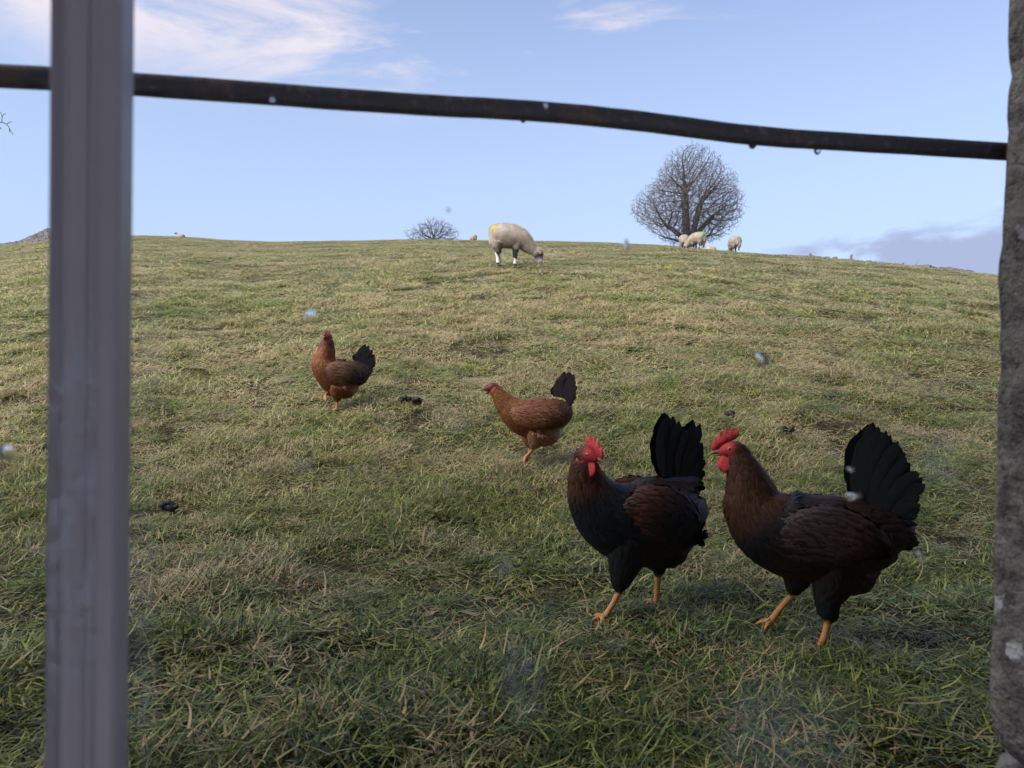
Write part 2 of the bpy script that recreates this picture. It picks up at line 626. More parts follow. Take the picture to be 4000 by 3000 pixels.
def cpart(name, verts, faces, mat, parent=cottage, smooth=False):
    off = Vector(cottage.location)
    return obj(name, mesh(name, [Vector(v) - off for v in verts], faces, smooth=smooth), mat, parent)


U0, U1, ZB, ZT = -0.92, 0.66, -0.47, 0.80     # opening (u range, z range relative to the eye)
v_, f_ = [], []
for lo, hi in (((-6, IN_N, -1.4), (U0, OUT_N, 4.5)), ((0.98, IN_N, -1.4), (6, OUT_N, 4.5)),
               ((U0, IN_N, ZT + 0.22), (0.98, OUT_N, 4.5)), ((U0, IN_N, -1.4), (0.98, OUT_N, ZB - 0.14))):
    box(v_, f_, lo, hi, wp)
cpart('masonry', v_, f_, M_stone)
v_, f_ = [], []
box(v_, f_, (U0 - 0.1, IN_N + 0.003, ZT), (0.977, OUT_N + 0.012, ZT + 0.218), wp)
cpart('lintel_stone', v_, f_, M_stone)
# sill: long slab with a rough rounded nose
v_, f_ = [], []
box(v_, f_, (U0 - 0.08, IN_N + 0.003, ZB - 0.138), (0.977, OUT_N + 0.05, ZB - 0.02), wp)
cpart('sill_stone', v_, f_, M_stone)

# jamb stone: the rough upright at the right; outline taken as its worn outer arris
JS = [(2185, -200), (2182, -60), (2180, 0), (2177, 60), (2179, 110), (2186, 150), (2177, 190), (2175, 240), (2178, 270), (2174, 330), (2170, 400), (2166, 470), (2166, 520),
      (2158, 560), (2155, 600), (2158, 640), (2161, 700), (2159, 740), (2163, 800), (2155, 850), (2154, 900), (2152, 960), (2153, 1020),
      (2149, 1080), (2150, 1140), (2147, 1200), (2146, 1260), (2147, 1320), (2143, 1380), (2139, 1440), (2138, 1500), (2141, 1550), (2149, 1590), (2162, 1618), (2185, 1640), (2230, 1650)]
rows = []
for (px, py), (qx, qy) in zip(JS[:-1], JS[1:]):
    m_ = max(1, int(abs(qy - py) / 14))
    for t in np.arange(m_) / m_:
        rows.append(ray_n(px + (qx - px) * t, py + (qy - py) * t, OUT_N - 0.02))
rows.append(ray_n(*JS[-1], OUT_N - 0.02))
prof = [(0.02, IN_N + 0.06), (0.012, 0.36), (0.006, 0.42), (0.004, 0.47), (0.002, 0.51), (0.0, 0.54), (0.004, 0.558), (0.016, 0.570), (0.04, 0.578), (0.10, 0.580), (0.20, 0.579), (0.30, 0.578)]
v_, f_ = [], []
for ri, (u, z) in enumerate(rows):
    for ci, (du, n) in enumerate(prof):
        k = 0.006 * float(vnoise(z * 1.0, n * 1.0, 26, 41)) + 0.004 * float(vnoise(z, n + 3, 70, 42))
        v_.append(wp(min(u + du + k, 0.975 if ci == len(prof) - 1 else 9), n + k * 0.8, z))
npf = len(prof)
for r_ in range(len(rows) - 1):
    for c_ in range(npf - 1):
        a = r_ * npf + c_
        f_.append((a, a + 1, a + npf + 1, a + npf))
cpart('jamb_stone', v_, f_, M_stone, smooth=True)
# the stone under it, split off at the joint
ub, zb = ray_n(2200, 1690, OUT_N - 0.02)
bm = bmesh.new()
bmesh.ops.create_icosphere(bm, subdivisions=4, radius=1.0)
for v in bm.verts:
    p = v.co
    q = Vector((math.copysign(abs(p.x) ** 0.6, p.x) * 0.10, math.copysign(abs(p.y) ** 0.6, p.y) * 0.12, math.copysign(abs(p.z) ** 0.7, p.z) * 0.045))
    q += p * 0.008 * float(vnoise(p.x * 2 + p.z, p.y * 2, 3, 44))
    v.co = wp(ub + 0.082 + q.x, OUT_N - 0.09 + q.y, zb - 0.018 + q.z) - Vector(cottage.location)
me = bpy.data.meshes.new('quoin_stone')
bm.to_mesh(me)
bm.free()
me.polygons.foreach_set('use_smooth', np.ones(len(me.polygons), bool))
obj('quoin_stone', me, M_stone, cottage)
# left jamb, out of shot
v_, f_ = [], []
box(v_, f_, (U0 - 0.2, IN_N + 0.003, ZB - 0.02), (U0 + 0.003, OUT_N + 0.01, ZT), wp)
cpart('jamb_stone', v_, f_, M_stone)
# plastered room around the camera, its unseen back left open to let sky light in
v_, f_ = [], []
box(v_, f_, (-1.6, -3.0, -1.45), (-1.5, IN_N - 0.002, 1.5), wp)
box(v_, f_, (1.5, -3.0, -1.45), (1.6, IN_N - 0.002, 1.5), wp)
box(v_, f_, (-1.6, -3.0, 1.502), (1.6, IN_N - 0.002, 1.6), wp)
box(v_, f_, (-1.6, -3.0, -1.6), (1.6, IN_N - 0.002, -1.452), wp)
cpart('room_plaster', v_, f_, M_plaster)

# ------------------------------------------------------------------ window: frame, mullion, panes with rain spots
GN = 0.345
m, N = new_mat('grey_window_paint')
tcn = N.n('ShaderNodeTexCoord')
nz = N.noise(tcn.outputs['Object'], 25, 3, 0.5)
c = N.mix(nz, (0.255, 0.24, 0.295), (0.30, 0.285, 0.335))
finish(N, c, 0.42, 0.45)
M_frame = m
um, _ = ray_n(166, 830, GN - 0.012)
window = empty('window', wp(um, GN, ZB - 0.02), 'rain-spotted cottage window with a grey upright glazing bar at left', 'window')
WOFF = Vector(window.location)


def wpart(name, verts, faces, mat, parent=window, smooth=False):
    return obj(name, mesh(name, [Vector(v) - WOFF for v in verts], faces, smooth=smooth), mat, parent)


# mullion: moulded section swept vertically
hw = 0.0142
sec = [(-hw, 0.012), (-hw, -0.004), (-hw + 0.0015, -0.0075), (-hw + 0.0075, -0.0105), (-hw + 0.0088, -0.0135), (-hw + 0.0100, -0.0142), (-hw + 0.0112, -0.0128),
       (-hw + 0.0125, -0.0125), (hw - 0.0115, -0.0125), (hw - 0.0102, -0.0128), (hw - 0.0090, -0.0142), (hw - 0.0078, -0.0135), (hw - 0.0066, -0.0105), (hw - 0.0015, -0.0070), (hw, -0.004), (hw, 0.012)]
v_, f_ = [], []
zs = np.linspace(ZB + 0.045, ZT - 0.045, 8)
for z in zs:
    # the bar leans a hair, as the frame has settled
    for du, dn in sec:
        v_.append(wp(um + du, GN + dn, z))
ns = len(sec)
for r_ in range(len(zs) - 1):
    for c_ in range(ns):
        a, b = r_ * ns + c_, r_ * ns + (c_ + 1) % ns
        f_.append((a, b, b + ns, a + ns))
mul = wpart('mullion', v_, f_, M_frame)
md = mul.modifiers.new('bevel', 'BEVEL')
md.width, md.segments, md.limit_method, md.angle_limit = 0.0006, 2, 'ANGLE', R(20)
for nm, lo, hi in (('stile', (U0 + 0.004, GN - 0.02, ZB - 0.018), (U0 + 0.05, GN + 0.02, ZT - 0.002)), ('stile', (U1 - 0.05, GN - 0.02, ZB - 0.018), (U1 - 0.003, GN + 0.02, ZT - 0.002)),
                   ('bottom_rail', (U0 + 0.051, GN - 0.02, ZB - 0.018), (U1 - 0.051, GN + 0.02, ZB + 0.045)), ('top_rail', (U0 + 0.051, GN - 0.02, ZT - 0.045), (U1 - 0.051, GN + 0.02, ZT - 0.002))):
    v_, f_ = [], []
    box(v_, f_, lo, hi, wp)
    wpart(nm, v_, f_, M_frame)

m, N = new_mat('clear_glass')
tr = N.n('ShaderNodeBsdfTransparent')
tr.inputs[0].default_value = (0.975, 0.985, 0.98, 1)
o_ = N.n('ShaderNodeOutputMaterial')
N.link(tr.outputs[0], o_.inputs[0])
M_glass = m
panes = []
for lo, hi in ((U0 + 0.04, um - hw + 0.001), (um + hw - 0.001, U1 - 0.04)):
    v_, f_ = [], []
    box(v_, f_, (lo, GN, ZB + 0.035), (hi, GN + 0.004, ZT - 0.035), wp)
    panes.append(wpart('pane', v_, f_, M_glass))

m, N = new_mat('rain_water')
gl = N.n('ShaderNodeBsdfGlass', ins={'IOR': 1.33, 'Roughness': 0.0})
o_ = N.n('ShaderNodeOutputMaterial')
N.link(gl.outputs[0], o_.inputs[0])
M_water = m


def droplet(px, py, w, h, parent, n0=GN + 0.0045, depth=0.42):
    """a lens of rainwater clinging to the outside of the glass; w, h in photograph points"""
    u, z = ray_n(px, py, n0)
    d = Vector((ray(px, py).x, ray(px, py).y, 0)).length * 0 + (wp(u, n0, z) - Vector((0, 0, CAMZ))).y
    rw, rh = 0.5 * w / F * d, 0.5 * h / F * d
    v_, f_ = [], []
    nr, nsg = 7, 20
    sd_ = px * 0.37 + py
    for i in range(nr):
        t = (i / (nr - 1)) * math.pi / 2
        for j in range(nsg):
            a = j / nsg * 2 * math.pi
            k = 1 + 0.10 * math.sin(2 * a + sd_) + 0.07 * math.sin(3 * a + 2 * sd_)
            sag = -0.18 * rh * (math.sin(t))
            v_.append(wp(u + rw * k * math.cos(a) * math.cos(t), n0 + depth * min(rw, rh) * math.sin(t), z + rh * k * math.sin(a) * math.cos(t) + sag))
    v_.append(wp(u, n0, z))
    for i in range(nr - 1):
        for j in range(nsg):
            a, b = i * nsg + j, i * nsg + (j + 1) % nsg
            f_.append((a, b, b + nsg, a + nsg))
    for j in range(nsg):
        f_.append((len(v_) - 1, (j + 1) % nsg, j))
    return wpart('water_droplet', v_, f_, M_water, parent, smooth=True)


for q in ((1645, 777, 30, 32, .30), (672, 684, 22, 34, .16), (1842, 1072, 40, 18, .3), (1988, 1203, 20, 24, .28), (1353, 533, 10, 34, .2), 
          (1205, 551, 9, 9, .15), 
          (1405, 492, 9, 9, .12), (1838, 1014, 24, 9, .2), (968, 454, 9, 9, .15), (588, 214, 10, 10, .1), (1180, 226, 9, 12, .1)):
    droplet(*q[:4], panes[1], depth=q[4])
droplet(13, 978, 34, 34, panes[0], depth=.3)

# smears of dried rain and breath, plus a reflection painted beside the mullion: thin films
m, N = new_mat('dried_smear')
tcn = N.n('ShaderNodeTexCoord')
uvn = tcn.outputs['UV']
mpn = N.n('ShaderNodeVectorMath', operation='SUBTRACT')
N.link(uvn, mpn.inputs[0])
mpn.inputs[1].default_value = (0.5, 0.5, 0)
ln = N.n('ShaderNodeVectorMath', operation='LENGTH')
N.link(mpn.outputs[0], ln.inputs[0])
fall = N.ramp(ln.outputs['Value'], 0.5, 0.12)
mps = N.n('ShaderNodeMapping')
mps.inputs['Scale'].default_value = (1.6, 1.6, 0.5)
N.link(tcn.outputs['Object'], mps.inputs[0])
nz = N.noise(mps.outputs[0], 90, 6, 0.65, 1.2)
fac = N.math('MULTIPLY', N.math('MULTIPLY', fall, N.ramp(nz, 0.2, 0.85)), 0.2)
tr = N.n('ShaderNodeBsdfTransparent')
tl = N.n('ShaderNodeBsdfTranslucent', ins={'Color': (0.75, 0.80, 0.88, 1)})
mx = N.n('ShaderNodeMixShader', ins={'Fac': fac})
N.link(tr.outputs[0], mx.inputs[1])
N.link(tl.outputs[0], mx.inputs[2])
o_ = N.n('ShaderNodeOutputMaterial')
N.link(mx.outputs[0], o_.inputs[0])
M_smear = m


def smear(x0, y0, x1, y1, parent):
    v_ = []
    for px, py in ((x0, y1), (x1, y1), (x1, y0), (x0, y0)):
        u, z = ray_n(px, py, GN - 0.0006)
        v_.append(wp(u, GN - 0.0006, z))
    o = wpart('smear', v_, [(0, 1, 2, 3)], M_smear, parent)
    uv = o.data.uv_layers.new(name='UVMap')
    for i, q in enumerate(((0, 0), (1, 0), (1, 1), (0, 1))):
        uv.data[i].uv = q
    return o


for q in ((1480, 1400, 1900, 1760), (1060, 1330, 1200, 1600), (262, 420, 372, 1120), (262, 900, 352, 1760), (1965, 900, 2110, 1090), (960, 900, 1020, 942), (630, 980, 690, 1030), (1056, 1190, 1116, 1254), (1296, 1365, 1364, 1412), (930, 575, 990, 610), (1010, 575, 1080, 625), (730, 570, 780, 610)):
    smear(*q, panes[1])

m, N = new_mat('painted_reflection')  # wavy bluish reflections painted as a thin film over the mullion
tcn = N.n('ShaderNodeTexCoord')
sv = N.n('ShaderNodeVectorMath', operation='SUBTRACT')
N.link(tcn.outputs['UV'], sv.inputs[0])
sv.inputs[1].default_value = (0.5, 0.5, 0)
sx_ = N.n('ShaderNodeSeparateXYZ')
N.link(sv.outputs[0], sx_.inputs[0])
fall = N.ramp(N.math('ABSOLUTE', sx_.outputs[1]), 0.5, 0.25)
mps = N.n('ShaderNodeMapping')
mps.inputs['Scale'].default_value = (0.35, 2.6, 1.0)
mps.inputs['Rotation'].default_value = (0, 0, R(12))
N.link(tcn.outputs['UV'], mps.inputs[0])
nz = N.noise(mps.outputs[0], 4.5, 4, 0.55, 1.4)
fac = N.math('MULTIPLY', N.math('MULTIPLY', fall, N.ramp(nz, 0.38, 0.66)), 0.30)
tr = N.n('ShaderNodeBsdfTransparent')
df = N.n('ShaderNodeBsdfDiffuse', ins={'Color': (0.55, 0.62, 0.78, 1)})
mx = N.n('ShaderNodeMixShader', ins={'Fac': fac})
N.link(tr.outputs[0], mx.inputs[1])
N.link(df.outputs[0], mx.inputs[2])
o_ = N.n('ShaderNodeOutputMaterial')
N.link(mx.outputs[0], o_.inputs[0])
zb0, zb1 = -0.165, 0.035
o = wpart('painted_reflection', [wp(um - hw + 0.0052, GN - 0.0146, zb0), wp(um + hw - 0.0052, GN - 0.0146, zb0), wp(um + hw - 0.0052, GN - 0.0146, zb1), wp(um - hw + 0.0052, GN - 0.0146, zb1)], [(0, 1, 2, 3)], m, mul)
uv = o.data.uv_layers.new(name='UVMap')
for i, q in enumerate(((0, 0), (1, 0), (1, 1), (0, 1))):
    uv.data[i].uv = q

# ------------------------------------------------------------------ iron bar across the outside of the window
m, N = new_mat('rusted_iron')
tcn = N.n('ShaderNodeTexCoord')
P = tcn.outputs['Object']
r1, r2 = N.noise(P, 30, 5, 0.65), N.noise(P, 120, 4, 0.6)
c = N.mix(N.ramp(r1, 0.5, 0.72), (0.055, 0.050, 0.070), (0.13, 0.08, 0.065))
c = N.mix(N.math('MULTIPLY', N.ramp(r2, 0.55, 0.72), 0.7), c, (0.15, 0.13, 0.14))
finish(N, c, 0.55, 0.4, bump(N, N.math('ADD', r1, r2), 0.6, 0.002))
M_iron = m
BN = 0.592
BP = [(-500, 128), (-250, 146), (0, 165), (100, 169), (300, 183), (500, 197), (700, 212), (900, 226), (1050, 234), (1150, 240), (1250, 248), (1400, 264), (1500, 277), (1600, 290), (1700, 299), (1850, 308), (2000, 317), (2178, 328), (2420, 341)]
bp = [ray_n(px, py, BN) for px, py in BP]
bu = np.linspace(bp[0][0], bp[-1][0], 90)
bz = smooth_interp(bu, np.array([q[0] for q in bp]), np.array([q[1] for q in bp]), 0.012)
v_, f_ = [], []
nsg = 12
for i, (u, z) in enumerate(zip(bu, bz)):
    for j in range(nsg):
        a = (j + 0.5) / nsg * 2 * math.pi
        rr = 0.0084 * (1 + 0.05 * float(vnoise(u, j * 0.31, 45, 51)))
        ca, sa = math.cos(a), math.sin(a)
        kq = 0.82 / max(abs(ca), abs(sa)) * 0.42 + 0.62     # rounded square section
        v_.append(wp(u, BN + rr * kq * ca, z + rr * kq * sa))
for i in range(len(bu) - 1):
    for j in range(nsg):
        a, b = i * nsg + j, i * nsg + (j + 1) % nsg
        f_.append((a, b, b + nsg, a + nsg))
f_.append(list(range(nsg))[::-1])
f_.append([len(v_) - nsg + j for j in range(nsg)])
bar = obj('iron_bar', mesh('iron_bar', v_, f_), M_iron)
tag(bar, 'slightly bent dark iron bar running across the window in front of the sky', 'bar')
for px, py, w, h in ((1626, 313, 20, 12), (1766, 325, 17, 13), (1130, 262, 12, 6)):
    u, z = ray_n(px, py - 3, BN)
    bm = bmesh.new()
    bmesh.ops.create_uvsphere(bm, u_segments=16, v_segments=10, radius=1)
    d = 0.62
    for v in bm.verts:
        v.co = wp(u + v.co.x * 0.5 * w / F * d, BN + v.co.y * 0.5 * w / F * d, z + v.co.z * h / F * d)
    me = bpy.data.meshes.new('water_droplet')
    bm.to_mesh(me)
    bm.free()
    me.polygons.foreach_set('use_smooth', np.ones(len(me.polygons), bool))
    obj('water_droplet', me, M_water, bar)
# ------------------------------------------------------------------ animals: lofted sections fused into one skin
def catmull(P, per):
    P = np.asarray(P, float)
    Q = np.vstack([2 * P[0] - P[1], P, 2 * P[-1] - P[-2]])
    out = []
    for i in range(1, len(Q) - 2):
        p0, p1, p2, p3 = Q[i - 1], Q[i], Q[i + 1], Q[i + 2]
        for t in np.arange(per) / per:
            out.append(0.5 * (2 * p1 + (p2 - p0) * t + (2 * p0 - 5 * p1 + 4 * p2 - p3) * t * t + (3 * p1 - p0 - 3 * p2 + p3) * t ** 3))
    out.append(Q[-2])
    return np.array(out)


class Skin:
    """collects lofted tubes with colour, feather length and feather flow per vertex"""
    def __init__(self):
        self.v, self.f, self.c, self.fl, self.flow = [], [], [], [], []

    def tube(self, keys, lateral=(0, 1, 0), flow=-1, seg=20, per=5):
        """keys: rows of (x, y, z, lateral radius, other radius, r, g, b, feather length)"""
        K = catmull(np.array(keys, float), per)
        n = len(K)
        P = K[:, :3]
        T = np.gradient(P, axis=0)
        T /= np.linalg.norm(T, axis=1)[:, None] + 1e-9
        L = np.asarray(lateral, float)
        S = L[None, :] - (T @ L)[:, None] * T
        S /= np.linalg.norm(S, axis=1)[:, None] + 1e-9
        Uv = np.cross(T, S)
        b = len(self.v)
        for i in range(n):
            ra, rb = max(K[i, 3], 0.0003), max(K[i, 4], 0.0003)
            for j in range(seg):
                a = 2 * math.pi * j / seg
                self.v.append(P[i] + S[i] * ra * math.cos(a) + Uv[i] * rb * math.sin(a))
                self.c.append(np.clip(K[i, 5:8], 0, 1))
                self.fl.append(max(K[i, 8], 0))
                self.flow.append(T[i] * flow)
        for i in range(n - 1):
            for j in range(seg):
                a, c = b + i * seg + j, b + i * seg + (j + 1) % seg
                self.f.append((a, c, c + seg, a + seg))
        for i, rev in ((0, True), (n - 1, False)):
            ring = [b + i * seg + j for j in range(seg)]
            self.f.append(ring[::-1] if rev else ring)

    def fuse(self, name, voxel, smooth_it=4, paint=None):
        me = mesh('tmp', self.v, self.f)
        o = obj('tmp', me)
        md = o.modifiers.new('r', 'REMESH')
        md.mode, md.voxel_size = 'VOXEL', voxel
        ms = o.modifiers.new('s', 'SMOOTH')
        ms.factor, ms.iterations = 0.5, smooth_it
        dg = bpy.context.evaluated_depsgraph_get()
        res = bpy.data.meshes.new_from_object(o.evaluated_get(dg))
        res.name = name
        bpy.data.objects.remove(o)
        bpy.data.meshes.remove(me)
        kd = kdtree.KDTree(len(self.v))
        for i, v in enumerate(self.v):
            kd.insert(v, i)
        kd.balance()
        n = len(res.vertices)
        co = np.empty(n * 3, np.float32)
        res.vertices.foreach_get('co', co)
        co = co.reshape(-1, 3).astype(float)
        nr = np.empty(n * 3, np.float32)
        res.vertices.foreach_get('normal', nr)
        nr = nr.reshape(-1, 3).astype(float)
        C_, FL = np.array(self.c), np.array(self.fl)
        FW = np.array(self.flow)
        cc, fl, fw = np.zeros((n, 3)), np.zeros(n), np.zeros((n, 3))
        for i in range(n):
            hits = kd.find_n(co[i], 3)
            ids = [h[1] for h in hits]
            w = np.array([1 / (h[2] + 0.002) for h in hits])
            w /= w.sum()
            cc[i] = w @ C_[ids]
            fl[i] = FL[ids[0]]
            fw[i] = w @ FW[ids]
        if paint is not None:
            cc, fl = paint(co, nr, cc, fl)
        a = res.color_attributes.new('Col', 'FLOAT_COLOR', 'POINT')
        q = np.ones((n, 4), np.float32)
        q[:, :3] = cc
        a.data.foreach_set('color', q.ravel())
        res.polygons.foreach_set('use_smooth', np.ones(len(res.polygons), bool))
        res.update()
        return res, co, nr, cc, fl, fw


def feather_coat(co, nr, cc, fl, fw, count, seed, width=0.42, tilt=0.16, lace=None, jitter=0.25, lenk=1.0):
    """overlapping contour feathers laid on the skin along the plumage flow"""
    r = np.random.default_rng(seed)
    ok = np.where(fl > 0.002)[0]
    p = 1.0 / np.maximum(fl[ok], 0.008) ** 1.3
    p /= p.sum()
    ids = r.choice(ok, size=min(count, len(ok)), replace=False, p=p)
    V, Fc, Cc, NN = [], [], [], []
    ts = (0.0, 0.3, 0.62, 0.86, 1.0)
    ws = (0.45, 0.95, 1.0, 0.72, 0.12)
    for i in ids:
        n = nr[i]
        d = fw[i] + r.normal(0, jitter, 3) * 0.5
        d = d - n * d.dot(n)
        l = np.linalg.norm(d)
        if l < 0.05:
            continue
        d /= l
        s = np.cross(n, d)
        Ln = fl[i] * lenk * r.uniform(0.7, 1.25)
        w = Ln * width * 0.5
        tl = tilt * r.uniform(0.5, 1.5)
        base_c = cc[i] * r.uniform(0.74, 1.28)
        b = len(V)
        for t, wk in zip(ts, ws):
            lift = tl * t * Ln * (1 - 0.45 * t) + 0.0006
            pc = co[i] + d * (t - 0.25) * Ln + n * lift
            crown = n * (0.16 * w * wk)
            V += [pc - s * w * wk - crown, pc + crown * 0.6, pc + s * w * wk - crown]
            if lace is not None:
                e_, m_ = lace(base_c, t, i)
            else:
                e_, m_ = base_c * 0.92, base_c * 1.06
            Cc += [e_, m_, e_]
            for sg_ in (-0.5, 0.0, 0.5):
                q_ = n + s * sg_ + d * 0.35 * t
                NN.append(q_ / np.linalg.norm(q_))
        for k in range(len(ts) - 1):
            q = b + 3 * k
            Fc += [(q, q + 3, q + 4, q + 1), (q + 1, q + 4, q + 5, q + 2)]
    return V, Fc, Cc, NN


def coat_mesh(name, V, Fc, Cc, NN):
    me = mesh(name, V, Fc, Cc)
    me.normals_split_custom_set_from_vertices([tuple(v) for v in NN])
    return me


M_skin = vcol_mat('bird_skin', 0.6, 0.3, 220, 0.22, bumpy=0.25)
M_plume = vcol_mat('plumage', 0.55, 0.22, 160, 0.3)
M_tail = vcol_mat('tail_plume', 0.5, 0.25, 120, 0.25)
M_comb = plain_mat('comb_red', (0.56, 0.045, 0.05), 0.5, 0.35, 420, 0.35, 0.9)
M_comb_hen = plain_mat('comb_hen', (0.30, 0.045, 0.035), 0.55, 0.3, 420, 0.35, 0.8)
M_beak = plain_mat('beak_horn', (0.20, 0.13, 0.07), 0.4, 0.4, 200, 0.3)
M_eye = plain_mat('eye_dark', (0.012, 0.008, 0.006), 0.08, 0.6, 10, 0.05)
M_iris = plain_mat('eye_iris', (0.45, 0.16, 0.03), 0.3, 0.5, 100, 0.2)


def ball(name, parent, mat, M, radii, seg=14, ring=10, noise=0.0):
    bm = bmesh.new()
    bmesh.ops.create_uvsphere(bm, u_segments=seg, v_segments=ring, radius=1)
    for v in bm.verts:
        k = 1 + noise * float(vnoise(v.co.x * 1.7 + v.co.z, v.co.y * 1.7, 1.9, 5))
        v.co = M @ Vector((v.co.x * radii[0] * k, v.co.y * radii[1] * k, v.co.z * radii[2] * k))
    me = bpy.data.meshes.new(name)
    bm.to_mesh(me)
    bm.free()
    me.polygons.foreach_set('use_smooth', np.ones(len(me.polygons), bool))
    return obj(name, me, mat, parent)


COMB_COCK = [(4.0, -0.1), (4.15, 0.8), (3.8, 1.7), (3.45, 2.9), (3.1, 2.3), (2.75, 2.35), (2.3, 4.3), (1.95, 4.6), (1.65, 3.6), (1.35, 3.5), (0.95, 5.2), (0.6, 5.4), (0.3, 4.3), (0.0, 4.2),
             (-0.5, 5.3), (-0.85, 5.3), (-1.0, 4.6), (-1.35, 4.5), (-1.8, 4.7), (-2.1, 4.1), (-2.05, 3.3), (-1.5, 2.7), (-0.7, 2.3), (0.3, 1.9), (1.2, 1.4), (2.2, 0.7), (3.0, -0.1)]
COMB_HEN = [(2.7, 0.1), (2.9, 0.9), (2.5, 1.5), (2.3, 1.2), (1.9, 2.2), (1.6, 1.9), (1.1, 2.7), (0.8, 2.3), (0.2, 2.6), (-0.2, 2.2), (-0.5, 1.9), (0.2, 1.5), (1.0, 1.2), (1.9, 0.4)]


def head_gear(parent, o, fwd, k, cock, comb_scale=1.0, up=(0, 0, 1)):
    """comb, wattles, ear lobes, beak and eyes in the head's own frame (cm * k)"""
    f = Vector(fwd).normalized()
    l = Vector(up).cross(f).normalized()
    u = f.cross(l)
    M = Matrix((f, l, u)).transposed().to_4x4()
    M.translation = Vector(o)
    k = k * 0.01

    def at_(a, b, c):
        return M @ Vector((a * k, b * k, c * k))
    # comb: a thick serrated plate, thinner towards its points
    pts = COMB_COCK if cock else COMB_HEN
    mc = M_comb if cock else M_comb_hen
    bm = bmesh.new()
    base = Vector((1.0, 0.6))
    rings = []
    for side in (-1, 1):
        out, inn = [], []
        for (a, c) in pts:
            a2, c2 = (a - 1.0) * comb_scale + 1.0, (c - 0.8) * comb_scale + 0.8
            h = max(0.0, min(1.0, (c2 - 1.0) / 4.5))
            out.append(bm.verts.new(at_(a2, side * 0.12, c2)))
            ia, ic = a2 + (1.0 - a2) * 0.16, c2 + (1.6 * comb_scale - c2) * 0.16
            inn.append(bm.verts.new(at_(ia, side * (0.42 - 0.2 * h), ic)))
        nP = len(pts)
        for i in range(nP):
            j = (i + 1) % nP
            q = (out[i], out[j], inn[j], inn[i])
            bm.faces.new(q if side > 0 else q[::-1])
        bm.faces.new(inn if side > 0 else inn[::-1])
        rings.append(out)
    for i in range(len(pts)):
        j = (i + 1) % len(pts)
        bm.faces.new((rings[0][i], rings[0][j], rings[1][j], rings[1][i]))
    bmesh.ops.recalc_face_normals(bm, faces=bm.faces)
    me = bpy.data.meshes.new('comb')
    bm.to_mesh(me)
    bm.free()
    me.polygons.foreach_set('use_smooth', np.ones(len(me.polygons), bool))
    obj('comb', me, mc, parent)
    for s in (-1, 1):
        if cock:
            Mw = M @ Matrix.Translation((1.0 * k, s * 0.95 * k, -2.9 * k)) @ Matrix.Rotation(R(s * 10), 4, 'X')
            ball('wattle', parent, M_comb, Mw, (1.75 * k, 0.45 * k, 2.15 * k), noise=0.35)
            ball('ear_lobe', parent, M_comb, M @ Matrix.Translation((-2.2 * k, s * 1.85 * k, -1.9 * k)), (0.6 * k, 0.35 * k, 1.25 * k), noise=0.3)
        else:
            Mw = M @ Matrix.Translation((1.3 * k, s * 0.6 * k, -2.0 * k))
            ball('wattle', parent, mc, Mw, (0.7 * k, 0.28 * k, 0.85 * k), noise=0.3)
        e = ball('eye', parent, M_iris, M @ Matrix.Translation((0.15 * k, s * 1.62 * k, 0.42 * k)), (0.50 * k, 0.22 * k, 0.50 * k))
        ball('pupil', e, M_eye, M @ Matrix.Translation((0.15 * k, s * 1.70 * k, 0.42 * k)), (0.33 * k, 0.2 * k, 0.33 * k))
    # beak: two curved mandibles
    for nm, a0, c0, a1, c1, hgt_, wid in (('upper_beak', 2.1, -0.35, 4.8, -1.25, 0.72, 0.62), ('lower_beak', 2.0, -1.0, 4.1, -1.5, 0.38, 0.5)):
        V, Fc = [], []
        n_, sg = 8, 10
        for i in range(n_):
            t = i / (n_ - 1)
            a = a0 + (a1 - a0) * t
            c = c0 + (c1 - c0) * t ** 1.8 + (0.18 * math.sin(math.pi * t) if nm == 'upper_beak' else 0)
            r1 = (1 - t) ** 0.75 + 0.04
            for j in range(sg):
                q = 2 * math.pi * j / sg
                V.append(at_(a, wid * r1 * math.cos(q), c + hgt_ * r1 * math.sin(q)))
        for i in range(n_ - 1):
            for j in range(sg):
                x, y = i * sg + j, i * sg + (j + 1) % sg
                Fc.append((x, y, y + sg, x + sg))
        Fc.append([(n_ - 1) * sg + j for j in range(sg)])
        obj(nm, mesh(nm, V, Fc), M_beak, parent)


